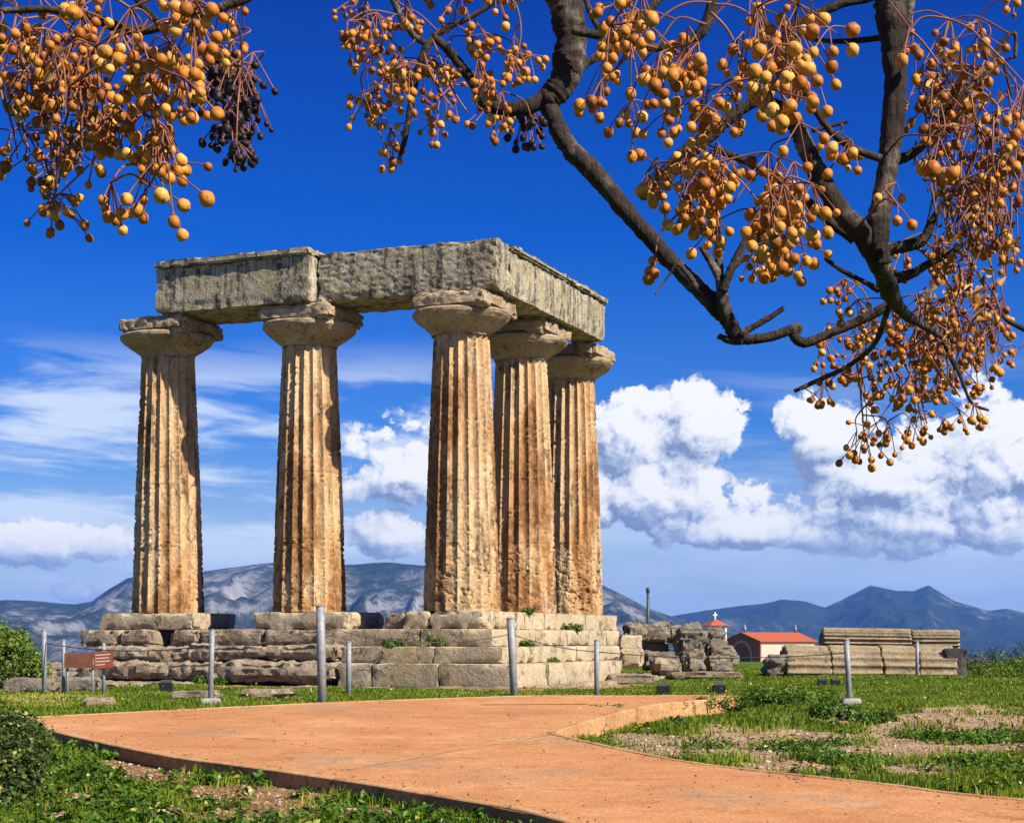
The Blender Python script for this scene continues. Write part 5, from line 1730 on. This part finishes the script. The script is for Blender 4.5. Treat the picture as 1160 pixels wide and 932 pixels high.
    # --- berries.  blobs: (px, py, rx, ry, count, radius px, depth, dark, dryness)
    groups = {
        "upper left cluster": [(70, 90, 58, 55, 62, 7.0, 1.52, 0, .6), (158, 112, 52, 55, 74, 8.2, 1.45, 0, 0), (165, 180, 50, 40, 38, 8.2, 1.45, 0, 0), (60, 222, 14, 50, 22, 6.8, 1.6, 0, .55), (60, 180, 42, 32, 20, 7.5, 1.55, 0, .5),
                               (212, 62, 32, 45, 26, 8.6, 1.42, 0, 0), (18, 70, 22, 55, 22, 7.5, 1.55, 0, .4), (12, 176, 8, 10, 3, 8, 1.5, 0, 0), (128, 236, 16, 12, 4, 8.2, 1.45, 0, 0), (190, 238, 18, 12, 6, 8.5, 1.45, 0, 0), (85, 22, 40, 14, 14, 8, 1.5, 0, .3)],
        "upper left outer sprays": [(286, 38, 26, 30, 20, 6.0, 1.75, 0, 0), (250, 40, 22, 32, 16, 6.2, 1.7, 0, .2), (203, 22, 22, 16, 12, 7.5, 1.5, 0, 0)],
        "dark cluster": [(258, 105, 30, 36, 60, 5.6, 1.8, 1, 1), (270, 155, 24, 30, 30, 5.6, 1.8, 1, 1)],  # berries of this cluster are coloured near black
        "centre left cluster": [(432, 42, 40, 36, 46, 5.2, 2.2, 0, .4), (425, 100, 40, 36, 52, 5.2, 2.2, 0, .4), (490, 95, 34, 40, 36, 5.0, 2.2, 0, .3), (535, 70, 36, 36, 30, 5.2, 2.15, 0, 0), (550, 140, 26, 28, 22, 5.0, 2.2, 0, .4), (592, 72, 22, 28, 22, 5.3, 2.1, 0, 0),
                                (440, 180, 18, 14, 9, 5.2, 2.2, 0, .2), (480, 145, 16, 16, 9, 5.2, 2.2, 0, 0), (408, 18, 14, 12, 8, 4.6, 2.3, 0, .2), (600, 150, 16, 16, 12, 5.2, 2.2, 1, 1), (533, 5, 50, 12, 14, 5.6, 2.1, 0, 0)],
        "top centre cluster": [(735, 70, 50, 26, 26, 8.0, 1.62, 0, .2), (705, 110, 36, 26, 14, 7.8, 1.65, 0, .2), (715, 20, 40, 22, 12, 8.2, 1.6, 0, 0), (770, 95, 36, 24, 16, 8.2, 1.6, 0, .1), (775, 145, 26, 14, 8, 7.6, 1.65, 0, 0), (838, 48, 30, 36, 12, 8.2, 1.55, 0, 0), (716, 180, 4, 4, 1, 8, 1.6, 0, .5)],
        "big bright cluster": [(882, 98, 30, 48, 34, 9.0, 1.42, 0, 0), (850, 80, 26, 28, 14, 8.2, 1.5, 0, 0), (815, 130, 34, 18, 18, 8.2, 1.5, 0, 0), (900, 45, 40, 28, 10, 8.8, 1.45, 0, 0), (912, 180, 6, 6, 2, 8.5, 1.45, 0, 0)],
        "middle right cluster": [(762, 232, 30, 40, 26, 7.6, 1.68, 0, 0), (795, 205, 34, 30, 20, 7.2, 1.68, 0, 0), (845, 215, 44, 34, 36, 7.4, 1.66, 0, .1), (905, 225, 28, 32, 24, 7.6, 1.62, 0, 0), (812, 262, 34, 18, 16, 7.2, 1.68, 0, .1), (895, 292, 34, 26, 24, 7.6, 1.65, 0, .2),
                                 (868, 252, 34, 22, 18, 7.4, 1.66, 0, .2), (746, 300, 12, 8, 3, 7, 1.7, 0, .4), (962, 184, 16, 16, 9, 7.0, 1.72, 0, 0), (860, 305, 16, 12, 6, 6, 1.8, 0, .1)],
        "upper right dry cluster": [(1060, 60, 34, 30, 20, 6.5, 1.85, 0, .6), (1072, 115, 40, 40, 52, 6.6, 1.85, 0, .75), (1110, 70, 34, 40, 22, 6.2, 1.85, 0, .5), (1095, 175, 50, 45, 70, 6.0, 1.9, 0, .8), (1130, 235, 34, 50, 52, 5.8, 1.9, 0, .7), (1085, 245, 34, 40, 40, 5.4, 1.95, 0, .75), (1065, 190, 10, 14, 5, 10.0, 1.7, 0, .4),
                                    (1150, 130, 16, 60, 22, 6.5, 1.85, 0, .5), (1015, 235, 8, 18, 6, 7, 1.72, 0, 0), (1150, 20, 12, 12, 5, 6, 1.9, 0, .3), (1030, 55, 8, 20, 5, 7.5, 1.7, 0, .1)],
        "lower right cluster": [(1010, 395, 50, 26, 92, 4.9, 2.35, 0, .3), (1060, 390, 44, 34, 92, 4.9, 2.35, 0, .45), (1030, 435, 60, 26, 70, 4.8, 2.35, 0, .3), (960, 405, 34, 30, 46, 4.8, 2.4, 0, .3), (1092, 360, 44, 40, 76, 4.8, 2.25, 0, .6), (985, 450, 40, 24, 30, 4.7, 2.4, 0, .3), (928, 455, 14, 16, 12, 4.8, 2.4, 0, .3),
                                (995, 505, 20, 24, 30, 5.0, 2.4, 0, .1), (1045, 490, 12, 12, 14, 4.8, 2.4, 0, .1), (1085, 480, 18, 24, 20, 4.6, 2.4, 0, .2), (1100, 430, 28, 28, 32, 4.8, 2.35, 0, .3), (1130, 385, 20, 30, 26, 4.8, 2.3, 0, .4), (948, 358, 20, 10, 8, 5.0, 2.2, 0, 0), (965, 328, 22, 14, 14, 5.2, 2.1, 0, 0),
                                (1060, 310, 40, 24, 40, 4.8, 2.1, 0, .7), (1120, 300, 30, 24, 24, 5.0, 2.05, 0, .5), (1150, 395, 10, 12, 6, 5, 2.2, 0, .2)],
    }
    # one icosphere-like berry: base mesh
    def uv_berry(nu=14, nv=9):
        V = [(0, 0, 1)]
        for i in range(1, nv):
            a = math.pi * i / nv
            for j in range(nu):
                p = 2 * math.pi * j / nu
                V.append((math.sin(a) * math.cos(p), math.sin(a) * math.sin(p), math.cos(a)))
        V.append((0, 0, -1))
        f = [(0, 1 + j, 1 + (j + 1) % nu) for j in range(nu)]
        for i in range(nv - 2):
            for j in range(nu):
                a = 1 + i * nu + j; b2 = 1 + i * nu + (j + 1) % nu
                f += [(a, a + nu, b2), (b2, a + nu, b2 + nu)]
        l = len(V) - 1
        f += [(l, 1 + (nv - 2) * nu + (j + 1) % nu, 1 + (nv - 2) * nu + j) for j in range(nu)]
        return np.array(V, float), np.array(f)
    BV, BF = uv_berry()
    tip = np.clip((-BV[:, 2] - 0.955) * 40, 0, 1)       # dark remnant of the flower at the free end

    def berry_geo(dry, seed):
        n = fbm(BV * (1.2 + dry * 1.0) + seed * 3.1, 3, seed)
        n2 = fbm(BV * 3.2 + seed * 1.7, 2, seed + 50)
        r = 1 + 0.13 * n * (1 + 2.6 * dry) + 0.035 * n2 - 0.10 * np.exp(-((1 + BV[:, 2]) / 0.05) ** 2)
        s = np.array([1 - .25 * dry * ((seed * 7) % 5) / 5, 1 - .15 * dry, 1.06 + .15 * dry])
        return BV * r[:, None] * s
    allb = []
    axis_pts = np.concatenate([a[:: 2] for a in axes])
    for gname, blobs in groups.items():
        stalk = MB()
        tb = tag(obj("fruit_cluster", None if False else bpy.data.meshes.new("fruit_cluster"), root))
        items, hubs = [], []
        for (px, py, rx, ry, cnt, rp, d, dark, dry) in blobs:
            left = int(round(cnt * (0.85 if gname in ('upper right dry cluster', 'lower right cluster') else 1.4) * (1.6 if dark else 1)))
            while left > 0:
                k = min(left, int(rng.integers(3, 9)))
                left -= k
                a = rng.random() * 2 * math.pi; rr = math.sqrt(rng.random())
                hx, hy = px + rx * rr * math.cos(a), py + ry * rr * math.sin(a)
                hd = d * (1 + rng.normal() * 0.045)
                spread = rp * rng.uniform(1.7, 3.4)
                hub = W(hx + rng.normal() * 3, hy - spread * rng.uniform(0.8, 2.2), hd)
                # stalk from the nearest branch
                cand = np.vstack([axis_pts] + ([np.array(hubs)] if hubs else []))
                dd = np.linalg.norm(cand - hub, axis=1) + 0.7 * np.maximum(0, hub[2] - cand[:, 2])
                if dd.min() > 0.20 + 0.1 * (hub[2] < cand[np.argmin(dd)][2] - 0.05): continue
                anc = cand[np.argmin(dd)]
                hubs.append(hub)
                mid = anc * 0.45 + hub * 0.55 + np.array([rng.normal() * .006, rng.normal() * .006, min(0.02, 0.15 * np.linalg.norm((anc - hub)[:2]))])
                stalk.tube(catmull([anc, mid, hub], 5), np.linspace(0.0012, 0.0008, 11), 5, False)
                for q in range(k):
                    for tries in range(8):
                        bx = hx + rng.normal() * spread * 0.75
                        by = hy + rng.normal() * spread * 0.7
                        bd = hd * (1 + rng.normal() * 0.012)
                        P = W(bx, by, bd)
                        r = rp * 0.77 / F * d * float(np.clip(1 + rng.normal() * 0.15, 0.62, 1.3))
                        if all(np.linalg.norm(P - it[0]) > (r + it[1]) * 0.86 for it in items[-90:]):
                            break
                    axis = hub - P
                    L = np.linalg.norm(axis)
                    axis = axis / max(L, 1e-6)
                    axis = axis * 0.75 + np.array([0, 0, 0.35]) + rng.normal(size=3) * 0.12
                    axis /= np.linalg.norm(axis)
                    top = P + axis * r * 0.9
                    c1 = (top + hub) / 2 + axis * 0.25 * L * rng.uniform(0, .6)
                    stalk.tube(catmull([hub, c1, top], 3), np.array([.0007] * 6 + [.0010]), 4, False)
                    dr = dry if rng.random() < 0.85 else 0.0
                    dr = float(np.clip(dr * rng.uniform(0.3, 1.3), 0, 1))
                    items.append((P, r, axis, dark, dr))
        tb.data = mesh_from("fruit_cluster", np.concatenate(stalk.V) - base, stalk.Fc, M_twig, True)
        if 'dark' in gname: tb['label'] = 'cluster of near-black berries'
        for it in items:
            px, py = to_px(it[0][0], it[0][1], it[0][2])
            vis = (0 < px < 1160) and (0 < py < 932)
            allb.append((it[1] / it[0][1] if vis else 0, it, tb))
    allb.sort(key=lambda a: -a[0])
    variants = []

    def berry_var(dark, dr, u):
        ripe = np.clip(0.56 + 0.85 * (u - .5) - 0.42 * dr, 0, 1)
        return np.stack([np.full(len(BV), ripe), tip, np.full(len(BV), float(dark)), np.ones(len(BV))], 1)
    VS, FS, CS = [], [], []
    nv = 0
    for rank, (s, (P, r, ax, dark, dr), tb) in enumerate(allb):
        u = rng.random()
        Rm = np.array(Vector(ax).to_track_quat('Z', 'Y').to_matrix()) @ np.array(Matrix.Rotation(rng.random() * 6.28, 3, 'Z'))
        G = berry_geo(dr, rank % 23) @ Rm.T * r
        var = berry_var(dark, dr, u)
        if rank < 100:
            me = mesh_from("berry", G, BF, M_berry, True, var)
            obj("berry", me, tb, tuple(P - base))
        else:
            VS.append(G + P - base); FS.append(BF + nv); CS.append(var); nv += len(BV)
    o = obj("berries", mesh_from("berries", np.concatenate(VS), np.concatenate(FS), M_berry, True, np.concatenate(CS)), root)
    o['kind'] = 'stuff'
    # dead papery twigs and leaf stalks hanging in the drier clusters
    mb = MB()
    for (px, py, rx, ry, n, d) in [(60, 95, 60, 60, 60, 1.52), (1095, 170, 60, 80, 50, 1.88), (1110, 280, 50, 60, 25, 1.95), (1080, 100, 40, 50, 30, 1.85), (1080, 350, 50, 40, 40, 2.2), (1140, 150, 25, 110, 40, 1.85)]:
        for _ in range(n):
            a = rng.random() * 6.28; rr = math.sqrt(rng.random())
            p = W(px + rx * rr * math.cos(a), py + ry * rr * math.sin(a), d * (1 + rng.normal() * .03))
            L = rng.uniform(0.015, 0.07)
            q = p + np.array([rng.normal() * .012, rng.normal() * .01, -L])
            mb.tube(catmull([p, (p + q) / 2 + rng.normal(size=3) * .006, q], 3), np.linspace(.0013, .0007, 7), 4, False)
    o = obj("dry_stalks", mesh_from("dry_stalks", np.concatenate(mb.V) - base, mb.Fc, M_twig, True), root)
    o['kind'] = 'stuff'
    # close-range papery husks
    n = 520
    k = rng.integers(0, 5, n)
    cs = np.array([(70, 110, 60, 70, 1.52), (1100, 170, 55, 80, 1.88), (1110, 270, 45, 60, 1.95), (1085, 350, 50, 40, 2.2), (1080, 100, 36, 46, 1.86)])[k]
    a = rng.random(n) * 6.28; rr = np.sqrt(rng.random(n))
    d = cs[:, 4] * (1 + rng.normal(size=n) * .03)
    P = np.stack([(cs[:, 0] + cs[:, 2] * rr * np.cos(a) - PX0) / F * d, d, EYE - (cs[:, 1] + cs[:, 3] * rr * np.sin(a) - HY) / F * d], 1) - base
    V, f = leaf_quads(P, rng.normal(size=(n, 3)), rng.uniform(0.008, 0.02, n), 0.5, rng, 1.2)
    mh = leaf_mat("dry_husks", [(0.0, (0.16, 0.05, 0.015)), (0.5, (0.36, 0.15, 0.035)), (1.0, (0.55, 0.34, 0.14))], 0.7, 0.2)
    o = obj("husks", mesh_from("husks", V, f, mh, False, np.repeat(rng.random(n), 4)), root)
    o['kind'] = 'stuff'


build_tree()
